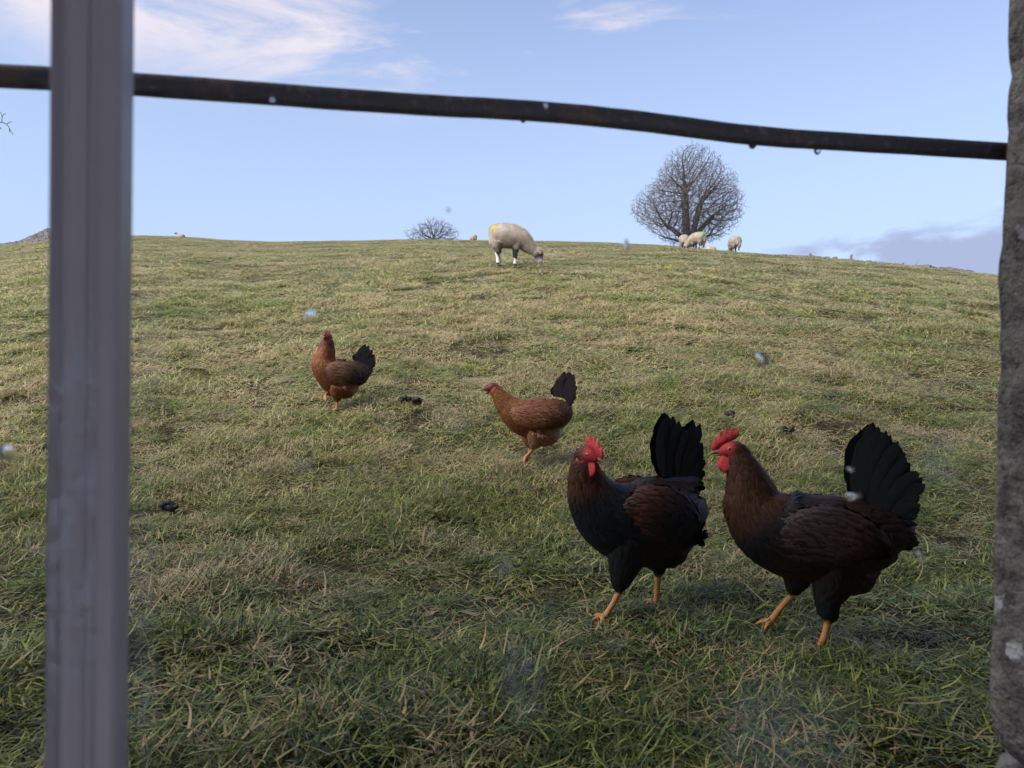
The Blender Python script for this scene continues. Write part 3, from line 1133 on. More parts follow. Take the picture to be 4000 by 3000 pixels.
def long_feather(name, parent, p0, p1, width, bow, side, col, mat, fold=0.25, tipcol=None, seed=0, soft=None):
    """a tail quill: shaft with two vanes, bowed between root and tip"""
    r = np.random.default_rng(seed)
    p0, p1 = np.array(p0, float), np.array(p1, float)
    d = p1 - p0
    L = np.linalg.norm(d)
    d /= L
    s = np.array(side, float)
    s = s - d * s.dot(d)
    s /= np.linalg.norm(s)
    nrm = np.cross(d, s)
    V, Fc, Cc = [], [], []
    n_ = 12
    for i in range(n_):
        t = (i / (n_ - 1)) ** 0.8
        w = width * 0.5 * min(1.0, 0.4 + 1.6 * t) * math.sqrt(max(0.02, 1 - max(0.0, (t - 0.82) / 0.18) ** 2))
        w *= 1 + 0.05 * r.normal()
        c0 = p0 + d * L * t + s * bow * math.sin(math.pi * t * 0.9)
        for k_, off in ((-1, -1), (-0.5, -0.5), (0, 0), (0.5, 0.5), (1, 1)):
            V.append(c0 + s * w * off * (1.0) - nrm * abs(off) * w * fold - (d * w * 0.35 * abs(off) if t > 0.05 else 0))
            cc_ = np.array(col) * (1.25 if off == 0 else 1.0) * (1 + 0.12 * r.normal())
            if tipcol is not None:
                cc_ = cc_ * (1 - t) + np.array(tipcol) * t
            Cc.append(np.clip(cc_, 0.002, 1))
    for i in range(n_ - 1):
        for j in range(4):
            a = i * 5 + j
            Fc.append((a, a + 1, a + 6, a + 5))
    if soft is not None:
        a_, b_, c_ = V[Fc[0][0]], V[Fc[0][1]], V[Fc[0][2]]
        if np.cross(b_ - a_, c_ - b_).dot(np.array(soft)) < 0:
            Fc = [f[::-1] for f in Fc]
        me = mesh(name, V, Fc, Cc)
        sf = np.array(soft, float)
        nn = []
        for i in range(len(V)):
            q = sf + s * 0.10 * ((i % 5) - 2) * 0.5
            nn.append(tuple(q / np.linalg.norm(q)))
        me.normals_split_custom_set_from_vertices(nn)
        return obj(name, me, mat, parent)
    return obj(name, mesh(name, V, Fc, Cc), mat, parent)


def poly_at(P, t):
    P = np.asarray(P, float)
    seg = np.linalg.norm(np.diff(P, axis=0), axis=1)
    cum = np.concatenate([[0], np.cumsum(seg)]) / seg.sum()
    return np.array([np.interp(t, cum, P[:, k]) for k in range(P.shape[1])])


ORANGE = (0.44, 0.195, 0.075)


def make_bird(name, label, px, depth, yaw, B):
    g = ground_hit(*px)          # px: where the bird's ground reference point sits in the photograph
    depth = g.y
    B['s'] = B.get('fit', 1.0) * 100.0 * depth / F / (B['crop'] * 4000.0 / 2212.0)
    print(name, 'depth', round(depth, 2), 'cm per point', round(B['s'], 4))
    g.z += B.get('lift', 0.004)
    # heading: image-left is -X; local X is the bird's forward
    root = empty(name, g, label, B['cat'], rz=math.pi + yaw, group=None)
    s = B['s'] * 0.01            # metres per crop point
    x0, y0 = B['x0'], B['y0']

    def P(x, y, lat=0.0):
        return ((x0 - x) * s, lat * 0.01, (y0 - y) * s)
    sk = Skin()
    rows = []
    for x, y, h, rw, lat, col, fl in B['body']:
        rows.append((*P(x, y, lat), rw * 0.01, h * s, *col, fl * 0.01))
    sk.tube(rows, flow=-1, seg=28)
    # head
    hx, hy, hlat, hf = B['head']
    hc = Vector(P(hx, hy, hlat))
    f = Vector(hf).normalized()
    kk = B.get('headk', 1.0)
    lat = Vector((0, 0, 1)).cross(f).normalized()
    fc, bc = B['face'], B['crown']
    hr = []
    for a, c, r1, r2, colr, fl in ((-3.4, -1.6, 1.7, 1.9, bc, 1.4), (-1.6, -0.3, 2.05, 2.15, bc, 1.1), (0.0, 0.0, 1.9, 2.0, fc, 0), (1.4, -0.3, 1.35, 1.45, fc, 0), (2.4, -0.65, 0.75, 0.8, fc, 0)):
        q = hc + f * a * kk * 0.01 + Vector((0, 0, c * kk * 0.01))
        hr.append((*q, r1 * kk * 0.01, r2 * kk * 0.01, *colr, fl * 0.01))
    sk.tube(hr, lateral=lat, flow=-1)
    # wings: flattened shells on each flank
    if 'wing' in B:
        for sd_ in (1, -1):
            wr = []
            for x, y, h, off, th, col, fl in B['wing']:
                wr.append((*P(x, y, sd_ * off), th * 0.01, h * s, *col, fl * 0.01))
            sk.tube(wr, flow=-1)
    for lump in B.get('lumps', []):
        lr = [(*P(x, y, lt), rw * 0.01, h * s, *col, fl * 0.01) for x, y, h, rw, lt, col, fl in lump]
        sk.tube(lr, flow=1)
    # legs
    for thigh, shank, toes in B['legs']:
        sk.tube([(*P(x, y, lt), r_ * 0.01 * 0.92, r_ * 0.01, *col, fl * 0.01) for x, y, r_, lt, col, fl in thigh], flow=1)
        sk.tube([(*P(x, y, lt), r_ * 0.0122, r_ * 0.0122, *ORANGE, 0) for x, y, r_, lt in shank], flow=1, seg=10)
        ax, ay, _, alt = shank[-1]
        for tx, ty, tl in toes:
            k1 = P(ax, ay, alt)
            k3 = P(tx, ty, tl)
            k2 = tuple(0.5 * (a + b) for a, b in zip(k1, k3))
            k2 = (k2[0], k2[1], k2[2] + 0.004)
            sk.tube([(*k1, 0.0066, 0.0066, *ORANGE, 0), (*k2, 0.0058, 0.0056, *ORANGE, 0), (*k3, 0.0036, 0.0032, *ORANGE, 0)], lateral=(0.3, 0.9, 0.2), flow=1, seg=10)
    me, co, nr, cc, fl, fw = sk.fuse('body', B.get('voxel', 0.0032), 3, B.get('paint'))
    obj('body', me, M_skin, root)
    V, Fc, Cc, NN = feather_coat(co, nr, cc, fl, fw, B['feathers'], B['seed'], lace=B.get('lace'), tilt=B.get('tilt', 0.07), width=0.36, lenk=0.72)
    obj('plumage', coat_mesh('plumage', V, Fc, Cc, NN), M_plume, root)
    head_gear(root, hc, hf, kk, B['cock'], B.get('combk', 1.0))
    # tail
    nT = B['tail_n']
    r = np.random.default_rng(B['seed'] + 5)
    for i in range(nT):
        t = i / (nT - 1)
        b_ = poly_at(B['tail_base'], t)
        e_ = poly_at(B['tail_tip'], t)
        sdn = 1 if i % 2 else -1
        l0, l1 = sdn * r.uniform(0.3, 1.2), sdn * (0.6 + 2.2 * r.uniform(0, 1)) * B.get('tail_splay', 1.0)
        p0, p1 = P(b_[0], b_[1], l0), P(e_[0] + r.normal(0, 9), e_[1] + r.normal(0, 10), l1)
        long_feather('tail_feather', root, p0, p1, B['tail_w'] * 0.01 * r.uniform(0.85, 1.15), B.get('tail_bow', 0.01), (1, 0.15 * sdn, 0.3), B['tail_col'], M_tail, fold=0.10 * sdn, seed=i, soft=(0, sdn, 0.15))
    for i, (bx_, by_, tx_, ty_, lt_, wd_, col_) in enumerate(B.get('saddle', [])):
        for sdn in (1, -1):
            long_feather('saddle_feather', root, P(bx_, by_, sdn * lt_ * 0.9), P(tx_, ty_, sdn * lt_ * 0.55), wd_ * 0.01, -0.006, (0.6, 0.3 * sdn, 0.8), col_, M_plume, fold=0.25 * sdn, seed=i + 40, soft=(-0.2, sdn, 0.5))
    return root


BLK = (0.010, 0.010, 0.014)
BLU = (0.016, 0.017, 0.026)
HCK = (0.052, 0.022, 0.011)
MAR = (0.022, 0.010, 0.009)
DBR = (0.022, 0.012, 0.010)
FACE = (0.34, 0.03, 0.03)

cock_r = dict(
    crop=1.659, fit=0.965, cat='cockerel', s=0.0352, x0=700, y0=1560, cock=True, seed=1, feathers=5200, voxel=0.0032,
    body=[(1290, 800, 40, 1.6, 0, DBR, 5), (1180, 770, 150, 4.2, 0, DBR, 6), (1020, 790, 245, 7.0, 0, DBR, 5.5), (860, 815, 285, 8.4, 0, MAR, 4.2), (700, 820, 290, 8.9, 0, MAR, 3.6), (555, 800, 290, 8.8, 0, DBR, 3.2),
          (410, 735, 262, 7.9, 0, BLK, 3.2), (315, 620, 205, 6.2, 0, (0.05, 0.02, 0.011), 3.6), (280, 500, 158, 5.0, 0, HCK, 4.0), (250, 400, 122, 4.0, 0, HCK, 3.6), (215, 310, 88, 2.9, 0, (0.05, 0.02, 0.012), 2.4), (180, 255, 62, 2.1, 0, (0.05, 0.02, 0.012), 1.6)],
    head=(150, 248, 0, (1, 0.02, -0.03)), face=FACE, crown=(0.05, 0.016, 0.012), combk=1.0, headk=1.08,
    wing=[(500, 720, 60, 7.4, 1.4, DBR, 3.2), (620, 740, 160, 7.6, 1.9, (0.019, 0.009, 0.008), 4.0), (800, 760, 190, 7.6, 2.0, (0.016, 0.010, 0.009), 5.0), (980, 800, 150, 6.8, 1.8, (0.026, 0.013, 0.010), 6.0), (1120, 860, 60, 4.5, 1.0, DBR, 6.0)],
    lumps=[[(830, 980, 190, 6.6, 0.6, BLK, 3.6), (930, 1010, 165, 6.0, 0.5, (0.045, 0.022, 0.013), 4.0), (1030, 1010, 110, 4.2, 0, DBR, 4.0), (1090, 1010, 40, 1.8, 0, DBR, 3.6)]],
    legs=[([(850, 880, 6.6, 2.0, DBR, 3.0), (815, 1060, 5.2, 2.7, DBR, 3.0), (780, 1200, 3.1, 3.6, BLK, 2.4), (785, 1290, 2.2, 4.2, BLK, 1.8), (780, 1335, 1.0, 4.6, BLK, 0.0)],
           [(780, 1320, 0.75, 4.8), (760, 1420, 0.68, 4.8), (725, 1535, 0.78, 4.8)],
           [(600, 1552, 6.0), (690, 1558, 9.5), (620, 1556, 2.0), (780, 1556, 4.0)]),
          ([(680, 930, 5.8, -4.4, BLK, 3.0), (640, 1060, 4.4, -4.6, BLK, 3.0), (610, 1180, 2.6, -4.6, BLK, 2.2), (610, 1235, 1.4, -4.6, BLK, 1.2)],
           [(615, 1225, 0.72, -4.6), (530, 1330, 0.66, -4.6), (450, 1450, 0.74, -4.6)],
           [(345, 1490, -5.2), (400, 1500, -1.4), (385, 1490, -8.5), (510, 1490, -4.2)])],
    saddle=[(900 + 28 * i, 575 + 14 * i, 1230 + 8 * math.sin(i * 2.1) * 3 - 14 * abs(i - 3), 640 + 42 * i, 3.2 - 0.12 * i, 2.6, (0.030, 0.013, 0.011) if i % 2 else (0.020, 0.011, 0.010)) for i in range(8)],
    tail_base=[(945, 545), (1080, 590), (1190, 640), (1240, 720)], tail_tip=[(985, 120), (1050, 20), (1110, 70), (1205, 160), (1270, 280), (1330, 350), (1375, 400), (1340, 480), (1335, 570), (1300, 680), (1270, 760)],
    tail_n=44, tail_w=2.9, tail_col=(0.006, 0.008, 0.009), tail_bow=0.009, tail_splay=0.9)

cock_l = dict(
    crop=1.952, fit=0.98, cat='cockerel', s=0.0333, x0=560, y0=1560, cock=True, seed=2, feathers=5200, voxel=0.0032,
    body=[(1090, 690, 40, 1.8, 0, DBR, 5), (1040, 730, 160, 4.6, 0, BLU, 5.5), (930, 780, 270, 7.2, 0, DBR, 5.0), (790, 830, 335, 8.8, 0, DBR, 4.2), (620, 860, 340, 9.4, 0, DBR, 3.6), (460, 840, 305, 9.0, 0, BLK, 3.2),
          (315, 760, 262, 8.2, 0, BLU, 3.2), (215, 640, 200, 6.6, 0, BLK, 3.6), (165, 525, 148, 5.2, 0.3, (0.05, 0.02, 0.012), 3.8), (140, 430, 112, 4.2, 0.8, HCK, 3.2), (125, 350, 80, 3.0, 1.2, HCK, 2.0)],
    head=(160, 326, 3.3, (-0.62, 0.78, -0.10)), face=FACE, crown=(0.05, 0.018, 0.012), combk=0.92, headk=1.08,
    wing=[(420, 700, 60, 7.8, 1.4, DBR, 3.2), (540, 690, 150, 8.6, 2.0, (0.045, 0.014, 0.010), 4.0), (720, 740, 185, 8.6, 2.1, (0.022, 0.011, 0.011), 5.0), (880, 850, 150, 7.2, 1.8, BLU, 6.0), (1010, 980, 60, 4.5, 1.0, BLK, 6.0)],
    lumps=[[(740, 1020, 180, 6.6, 0.6, BLK, 3.5), (850, 1070, 150, 5.6, 0.5, BLK, 3.5), (930, 1100, 80, 3.4, 0, BLK, 3.0)]],
    legs=[([(480, 980, 6.4, 3.2, BLK, 3.0), (445, 1130, 4.6, 4.0, BLK, 3.0), (405, 1280, 2.5, 4.6, BLK, 2.2), (402, 1345, 1.2, 4.6, BLK, 1.2)],
           [(405, 1335, 0.75, 4.6), (345, 1450, 0.66, 4.6), (285, 1540, 0.76, 4.6)],
           [(175, 1556, 5.4), (215, 1556, 8.6), (225, 1556, 1.6), (345, 1552, 4.4)]),
          ([(760, 1010, 6.0, -4.4, BLK, 3.0), (780, 1150, 4.2, -4.4, BLK, 3.0), (810, 1250, 2.3, -4.4, BLK, 2.2), (812, 1310, 1.1, -4.4, BLK, 1.0)],
           [(812, 1300, 0.75, -4.4), (805, 1410, 0.66, -4.4), (800, 1530, 0.76, -4.4)],
           [(680, 1553, -4.2), (730, 1556, -0.8), (720, 1550, -8.0), (860, 1553, -4.4)])],
    saddle=[(760 + 26 * i, 520 + 20 * i, 1085 + 9 * math.sin(i * 2.1) - 9 * max(0, i - 4), 520 + 52 * i, 3.4 - 0.12 * i, 2.7, (0.030, 0.013, 0.012) if i % 2 else (0.030, 0.034, 0.055)) for i in range(8)],
    tail_base=[(770, 500), (900, 510), (1020, 560), (1060, 640)], tail_tip=[(752, 170), (760, 60), (800, 0), (860, 30), (930, 90), (985, 130), (1070, 55), (1060, 190), (1090, 270), (1115, 370), (1110, 450), (1105, 540), (1085, 640)],
    tail_n=44, tail_w=2.9, tail_col=(0.008, 0.010, 0.014), tail_bow=0.008, tail_splay=1.0)

RST = (0.21, 0.072, 0.030)
RST2 = (0.165, 0.058, 0.030)
BRN = (0.090, 0.037, 0.021)
DKB = (0.042, 0.025, 0.021)
GLD = (0.20, 0.08, 0.026)
BUF = (0.26, 0.125, 0.07)


def lace_hen(c, t, i):
    e_ = c * (0.8 if t < 0.7 else 0.62)
    return e_, c * 1.12


hen_l = dict(
    crop=4.484, fit=0.965, cat='hen', s=0.0316, x0=600, y0=1515, cock=False, seed=3, feathers=5200, voxel=0.0034, lace=lace_hen,
    body=[(1200, 770, 40, 1.8, 0, DKB, 4.5), (1130, 790, 130, 4.2, 0, DKB, 4.5), (1020, 820, 210, 6.2, 0, DKB, 4.2), (880, 860, 255, 7.8, 0, BRN, 3.6), (730, 910, 318, 8.6, 0, RST2, 3.2), (590, 882, 328, 8.8, 0, RST2, 3.0),
          (470, 790, 290, 8.6, 0, RST2, 2.8), (390, 690, 240, 8.0, 0, RST, 2.8), (385, 580, 195, 6.8, 0.2, RST, 3.0), (405, 460, 162, 5.9, 0.5, (0.20, 0.07, 0.03), 3.0), (418, 350, 132, 4.8, 0.8, (0.13, 0.05, 0.025), 2.6), (420, 270, 110, 3.9, 1.2, (0.13, 0.04, 0.02), 2.0), (412, 205, 78, 2.6, 1.5, (0.16, 0.03, 0.02), 1.2)],
    head=(406, 182, 2.9, (0.42, 0.90, -0.08)), face=(0.25, 0.04, 0.035), crown=(0.14, 0.032, 0.024), headk=1.15,
    wing=[(420, 780, 60, 7.8, 1.2, BRN, 2.8), (540, 790, 150, 8.3, 2.0, BRN, 3.4), (720, 820, 170, 8.2, 2.2, (0.10, 0.048, 0.03), 4.4), (880, 900, 150, 7.2, 1.9, DKB, 5.0), (1010, 990, 60, 5.0, 1.1, DKB, 5.0)],
    lumps=[[(700, 1060, 190, 5.6, 2.5, RST2, 3.0), (760, 1130, 170, 5.4, 2.0, RST2, 3.0), (860, 1120, 110, 4.0, 0.5, BUF, 3.0), (950, 1040, 60, 2.4, 0, BUF, 3.0)]],
    legs=[([(640, 1080, 5.8, 4.0, RST2, 3.0), (615, 1210, 4.2, 3.6, RST2, 2.6), (610, 1310, 2.0, 3.4, RST2, 1.8), (612, 1352, 0.9, 3.4, RST2, 0.0)],
           [(612, 1340, 0.68, 3.4), (606, 1420, 0.60, 3.4), (600, 1495, 0.7, 3.4)],
           [(515, 1512, 3.8), (545, 1512, 6.6), (560, 1512, 0.8), (655, 1510, 3.4)]),
          ([(520, 1050, 4.8, -3.2, RST2, 2.8), (480, 1160, 3.0, -2.2, RST2, 2.2), (470, 1235, 1.6, -1.2, RST2, 1.2)],
           [(475, 1225, 0.66, -1.2), (440, 1205, 0.62, 0.0), (405, 1235, 0.66, 0.8)],
           [(378, 1330, 0.2), (405, 1360, 1.4), (425, 1325, 2.4)])],
    tail_base=[(940, 620), (1060, 660), (1150, 730), (1180, 800)], tail_tip=[(985, 470), (1040, 370), (1100, 318), (1165, 350), (1230, 420), (1262, 500), (1285, 580), (1292, 660), (1255, 730), (1235, 790), (1190, 850)],
    tail_n=22, tail_w=3.2, tail_col=(0.010, 0.010, 0.012), tail_bow=0.008, tail_splay=0.9)

hen_c = dict(
    crop=3.859, fit=0.985, cat='hen', s=0.0305, x0=900, y0=1565, cock=False, seed=4, feathers=5200, voxel=0.0034, lace=lace_hen,
    body=[(1485, 660, 40, 1.8, 0, BRN, 4.2), (1430, 690, 150, 4.4, 0, BRN, 4.4), (1300, 745, 235, 6.6, 0, BRN, 4.2), (1130, 810, 298, 8.2, 0, RST2, 3.4), (940, 832, 302, 8.6, 0, RST2, 3.0), (770, 802, 280, 8.4, 0, RST2, 2.8),
          (625, 725, 228, 7.6, 0, RST, 2.8), (515, 625, 172, 6.0, 0, (0.20, 0.085, 0.03), 3.2), (435, 530, 130, 4.7, 0, GLD, 3.2), (365, 445, 98, 3.5, 0, GLD, 2.4), (310, 385, 76, 2.5, 0, (0.26, 0.06, 0.025), 1.6)],
    head=(258, 365, 0, (1, 0.10, -0.10)), face=(0.13, 0.035, 0.025), crown=(0.16, 0.045, 0.024), headk=1.05, combk=0.6,
    wing=[(600, 730, 60, 7.4, 1.2, RST2, 2.8), (740, 760, 150, 8.2, 2.0, (0.155, 0.055, 0.026), 3.4), (950, 790, 165, 8.3, 2.2, (0.135, 0.048, 0.025), 4.4), (1180, 810, 145, 7.6, 2.0, (0.115, 0.043, 0.022), 5.2), (1370, 820, 70, 5.4, 1.2, BRN, 5.0)],
    lumps=[[(960, 1010, 200, 5.8, 2.0, RST2, 3.0), (1080, 1060, 190, 5.8, 1.5, BUF, 3.2), (1200, 1060, 150, 4.8, 0.8, BUF, 3.4), (1300, 1040, 90, 3.2, 0.2, (0.62, 0.52, 0.42), 3.4), (1350, 1025, 40, 1.6, 0, (0.75, 0.72, 0.70), 3.0)]],
    legs=[([(1000, 1030, 5.6, 3.8, BUF, 3.0), (960, 1160, 3.8, 3.4, BUF, 2.6), (930, 1250, 1.9, 3.2, BUF, 1.8), (925, 1285, 0.9, 3.2, BUF, 0)],
           [(928, 1275, 0.68, 3.2), (880, 1345, 0.62, 3.2), (820, 1405, 0.72, 3.2)],
           [(745, 1562, 2.6), (790, 1510, 4.8), (832, 1545, 3.4), (870, 1470, 3.0)]),
          ([(880, 1020, 5.2, -3.6, BUF, 3.0), (870, 1150, 3.4, -3.4, BUF, 2.6), (880, 1240, 1.8, -3.2, BUF, 1.8), (890, 1280, 0.9, -3.2, BUF, 0)],
           [(885, 1270, 0.66, -3.2), (870, 1400, 0.60, -3.2), (850, 1530, 0.7, -3.2)],
           [(765, 1560, -3.6), (800, 1562, -0.6), (800, 1560, -6.4), (910, 1560, -3.2)])],
    tail_base=[(1275, 490), (1380, 510), (1460, 560), (1480, 640)], tail_tip=[(1275, 310), (1330, 190), (1390, 115), (1450, 100), (1510, 130), (1560, 220), (1590, 320), (1570, 430), (1530, 500), (1500, 560)],
    tail_n=20, tail_w=3.2, tail_col=(0.020, 0.013, 0.015), tail_bow=0.008, tail_splay=0.6)

make_bird('cockerel', 'dark brown cockerel with red comb and tall black tail, nearest the window', (1752, 1406), 1.60, R(-14), cock_r)
make_bird('cockerel', 'black cockerel turning its red-combed head back, left of the brown cockerel', (1368, 1328), 1.84, R(10), cock_l)
make_bird('hen', 'rust-brown hen standing on one leg with its head towards the window', (726.5, 889.2), 4.06, R(16), hen_l)
make_bird('hen', 'chestnut hen walking left with head lowered and white fluff under its tail', (1146.5, 1009.5), 3.27, R(0), hen_c)

# ------------------------------------------------------------------ sheep
M_wool = vcol_mat('wool', 0.95, 0.05, 26, 0.3, sheen=0.4, bumpy=0.9)
WOOL = (0.32, 0.262, 0.215)
WOOL2 = (0.27, 0.215, 0.175)
LEGW = (0.50, 0.44, 0.42)
LEGB = (0.02, 0.02, 0.03)


def sheep_paint(mark, markcol, hindwhite=True, z_leg=0.33):
    def paint(co, nr, cc, fl):
        r = np.random.default_rng(3)
        n1 = vnoise(co[:, 0] + co[:, 1] * 0.7, co[:, 2] + co[:, 1] * 0.4, 9, 61)
        n2 = vnoise(co[:, 0] - co[:, 1], co[:, 2] * 1.0, 26, 62)
        leg = (fl < 0.001) & (co[:, 2] < 0.36) & (co[:, 0] < 0.35)
        patch = np.where((n1 + 0.6 * n2 + (co[:, 2] - 0.2) * 1.2) > -0.10, 1, 0)
        cc[leg] = np.where(patch[leg][:, None] > 0, LEGB, LEGW)
        hoof = leg & (co[:, 2] < 0.035)
        cc[hoof] = (0.05, 0.045, 0.04)
        wool = fl > 0.001
        cc[wool] *= (1 + 0.35 * n1 + 0.3 * n2)[wool][:, None]
        if mark is not None:
            d = np.linalg.norm((co - np.array(mark[:3])) / np.array(mark[3:6]), axis=1) + 0.5 * n2
            w = np.clip(1.35 - d, 0, 1)[:, None] * wool[:, None] * 0.7
            cc = cc * (1 - w) + np.array(markcol) * w
        return cc, fl
    return paint


def make_sheep(label, loc, rz, k=1.0, mark=(-0.34, 0.0, 0.68, 0.12, 0.14, 0.10), markcol=(0.46, 0.36, 0.06), pose='graze', seed=1, tuft=5200, voxel=0.011):
    root = empty('sheep', loc, label, 'sheep', rz=rz, group=None)
    sk = Skin()
    s = 0.00068

    def P(x, y, lat=0.0):
        return ((x - 900) * s, lat, (1270 - y) * s)
    W_ = (*WOOL,)
    if pose == 'graze':
        body = [(338, 545, 150, .13), (375, 535, 232, .18), (450, 512, 285, .21), (560, 498, 312, .23), (720, 488, 318, .235), (880, 488, 310, .23), (1020, 510, 292, .22), (1150, 560, 262, .205), (1250, 625, 222, .18),
                (1320, 690, 200, .15), (1410, 755, 170, .12), (1490, 815, 145, .10), (1550, 865, 115, .085)]
    else:
        body = [(345, 700, 120, .15), (400, 690, 225, .22), (500, 680, 285, .26), (640, 680, 300, .28), (800, 680, 300, .28), (960, 690, 290, .27), (1100, 690, 265, .24), (1200, 620, 215, .19),
                (1290, 500, 165, .13), (1350, 400, 130, .10), (1390, 330, 110, .09)]
        body = [(x, y + 330, h, w) for x, y, h, w in body]
    sk.tube([(*P(x, y), w, h * s, *W_, 0.03) for x, y, h, w in body], seg=26)
    legs = []
    if pose == 'graze':
        # tail
        sk.tube([(*P(375, 470), .035, .04, *W_, .03), (*P(345, 600), .035, .035, *W_, .03), (*P(362, 720), .03, .03, *W_, .03), (*P(372, 770), .012, .012, *W_, .02)])
        for lat, hind in ((0.105, [(545, 690, 150, 1), (560, 800, 120, 1), (585, 880, 62, 1), (575, 960, 46, 0), (590, 1090, 36, 0), (600, 1190, 40, 0), (615, 1255, 44, 0)]),
                          (-0.105, [(470, 690, 150, 1), (450, 800, 115, 1), (470, 890, 66, 1), (470, 970, 46, 0), (490, 1090, 36, 0), (500, 1190, 40, 0), (515, 1255, 44, 0)])):
            sk.tube([(*P(x, y, lat), h * s * (0.9 if w else 1.12), h * s * (1.0 if w else 1.22), *(WOOL2 if w else LEGB), .028 if w else 0) for x, y, h, w in hind], flow=1, seg=14)
        for lat, fr in ((0.09, [(1040, 700, 120, 1), (1030, 810, 85, 1), (1015, 880, 54, 0), (1020, 1000, 42, 0), (1030, 1110, 34, 0), (1020, 1200, 40, 0), (1025, 1255, 42, 0)]),
                        (-0.09, [(1000, 700, 120, 1), (985, 810, 80, 1), (975, 880, 50, 0), (975, 1000, 40, 0), (965, 1110, 34, 0), (955, 1200, 40, 0), (962, 1255, 42, 0)])):
            sk.tube([(*P(x, y, lat), h * s * (0.9 if w else 1.12), h * s * (1.0 if w else 1.22), *(WOOL2 if w else LEGB), .028 if w else 0) for x, y, h, w in fr], flow=1, seg=14)
        hd = [(1535, 840, 130, .09, WOOL, 0), (1605, 890, 128, .088, (0.16, 0.15, 0.16), 0), (1632, 965, 112, .075, (0.025, 0.028, 0.05), 0), (1652, 1045, 86, .06, (0.20, 0.19, 0.21), 0), (1668, 1100, 66, .050, (0.46, 0.44, 0.44), 0), (1675, 1150, 36, .032, (0.22, 0.2, 0.2), 0)]
        ear_at, hornless = (1575, 850), True
    else:
        hd = [(1370, 640, 110, .085, (0.05, 0.05, 0.06), 0), (1420, 600, 112, .08, (0.03, 0.03, 0.04), 0), (1490, 620, 95, .066, (0.03, 0.03, 0.04), 0), (1560, 650, 72, .052, (0.10, 0.10, 0.12), 0), (1620, 670, 50, .042, (0.3, 0.29, 0.29), 0), (1645, 680, 26, .026, (0.2, 0.2, 0.2), 0)]
        ear_at = (1385, 590)
        for lat in (0.17, -0.17):
            sk.tube([(*P(1080, 1180, lat), .06, .06, *WOOL2, .02), (*P(1160, 1230, lat), .04, .04, *LEGB, 0), (*P(1260, 1245, lat), .03, .03, *LEGB, 0)], flow=1, seg=12)
    sk.tube([(*P(x, y), w * 1.12, h * s * 1.12, *c, fl) for x, y, h, w, c, fl in hd], seg=20)
    me, co, nr, cc, fl, fw = sk.fuse('body', voxel, 3, sheep_paint(mark, markcol))
    obj('body', me, M_wool, root)
    if tuft:
        V, Fc, Cc, NN = feather_coat(co, nr, cc, fl, fw, tuft, seed, width=0.34, tilt=0.45, jitter=1.2, lenk=0.9)
        obj('fleece', coat_mesh('fleece', V, Fc, Cc, NN), M_wool, root)
    for sd_ in (1, -1):
        ex, ey, ez = P(*ear_at)
        c_ = (0.30, 0.20, 0.15)
        V, Fc = [], []
        for i in range(7):
            t = i / 6
            w = 0.026 * math.sin(math.pi * (0.12 + 0.85 * t)) + 0.004
            cx = Vector((ex - 0.01 + 0.03 * t, sd_ * (0.06 + 0.10 * t), ez - 0.035 * t))
            V += [cx + Vector((w, 0, w * 0.5)), cx + Vector((0, 0.0, -0.008 * sd_ * 0)), cx - Vector((w, 0, w * 0.5)), cx + Vector((0, -0.006 * sd_, 0.012))]
        for i in range(6):
            for j in range(4):
                a, b = i * 4 + j, i * 4 + (j + 1) % 4
                Fc.append((a, b, b + 4, a + 4))
        ear = obj('ear', mesh('ear', V, Fc), M_ear, root)
        if sd_ < 0 and pose == 'graze' and tuft > 5000:
            tv, tf = [], []
            box(tv, tf, (ex + 0.0, -0.150, ez - 0.06), (ex + 0.035, -0.144, ez - 0.015))
            obj('ear_tag', mesh('ear_tag', tv, tf, smooth=False), M_tag, ear)
        if pose == 'graze':
            hxp = P(1640, 965)
            ball('eye', root, M_eye, Matrix.Translation((hxp[0] - 0.005, sd_ * 0.064, hxp[2] + 0.03)), (0.012, 0.008, 0.012), 8, 6)
    root.scale = (k, k, k)
    return root


M_ear = plain_mat('sheep_ear', (0.24, 0.16, 0.13), 0.8, 0.1, 60, 0.3)
M_tag = plain_mat('ear_tag_orange', (0.75, 0.22, 0.03), 0.5, 0.3, 20, 0.05)


def on_ground(px, py, d, dz=0.0):
    g = at(px, py, d)
    g.z = float(hgt(g.x, g.y)) + dz
    return g


GRN = (0.12, 0.36, 0.12)
make_sheep('pale sheep with black and white legs grazing alone, yellow mark on its rump', on_ground(1105, 580, 12.6, 0.03), R(14), 1.0, mark=(-0.36, 0.0, 0.66, 0.10, 0.25, 0.13), seed=11, tuft=6500)
make_sheep('sheep with green rump mark grazing in front of the bare oak trunk', on_ground(1503, 541, 27.5, -0.03), R(180 - 48), 0.98, mark=(-0.33, 0.0, 0.64, 0.14, 0.2, 0.12), markcol=GRN, seed=12, tuft=3000, voxel=0.014)
make_sheep('sheep seen from behind with a green mark, rightmost on the skyline', on_ground(1585, 549, 29.5, -0.08), R(94), 1.0, mark=(-0.36, 0.0, 0.68, 0.12, 0.10, 0.10), markcol=GRN, seed=13, tuft=3000, voxel=0.014)
make_sheep('sheep half hidden behind the grazing sheep at the oak, green-tinged back', on_ground(1478, 538, 30.0, -0.12), R(70), 0.92, mark=(-0.1, 0.0, 0.70, 0.25, 0.25, 0.08), markcol=GRN, seed=14, tuft=2500, voxel=0.016)
make_sheep('sheep lying down behind the legs of the sheep grazing at the oak', on_ground(1530, 541, 31.5, -0.14), R(185), 0.85, mark=None, pose='lie', seed=15, tuft=1500, voxel=0.018)
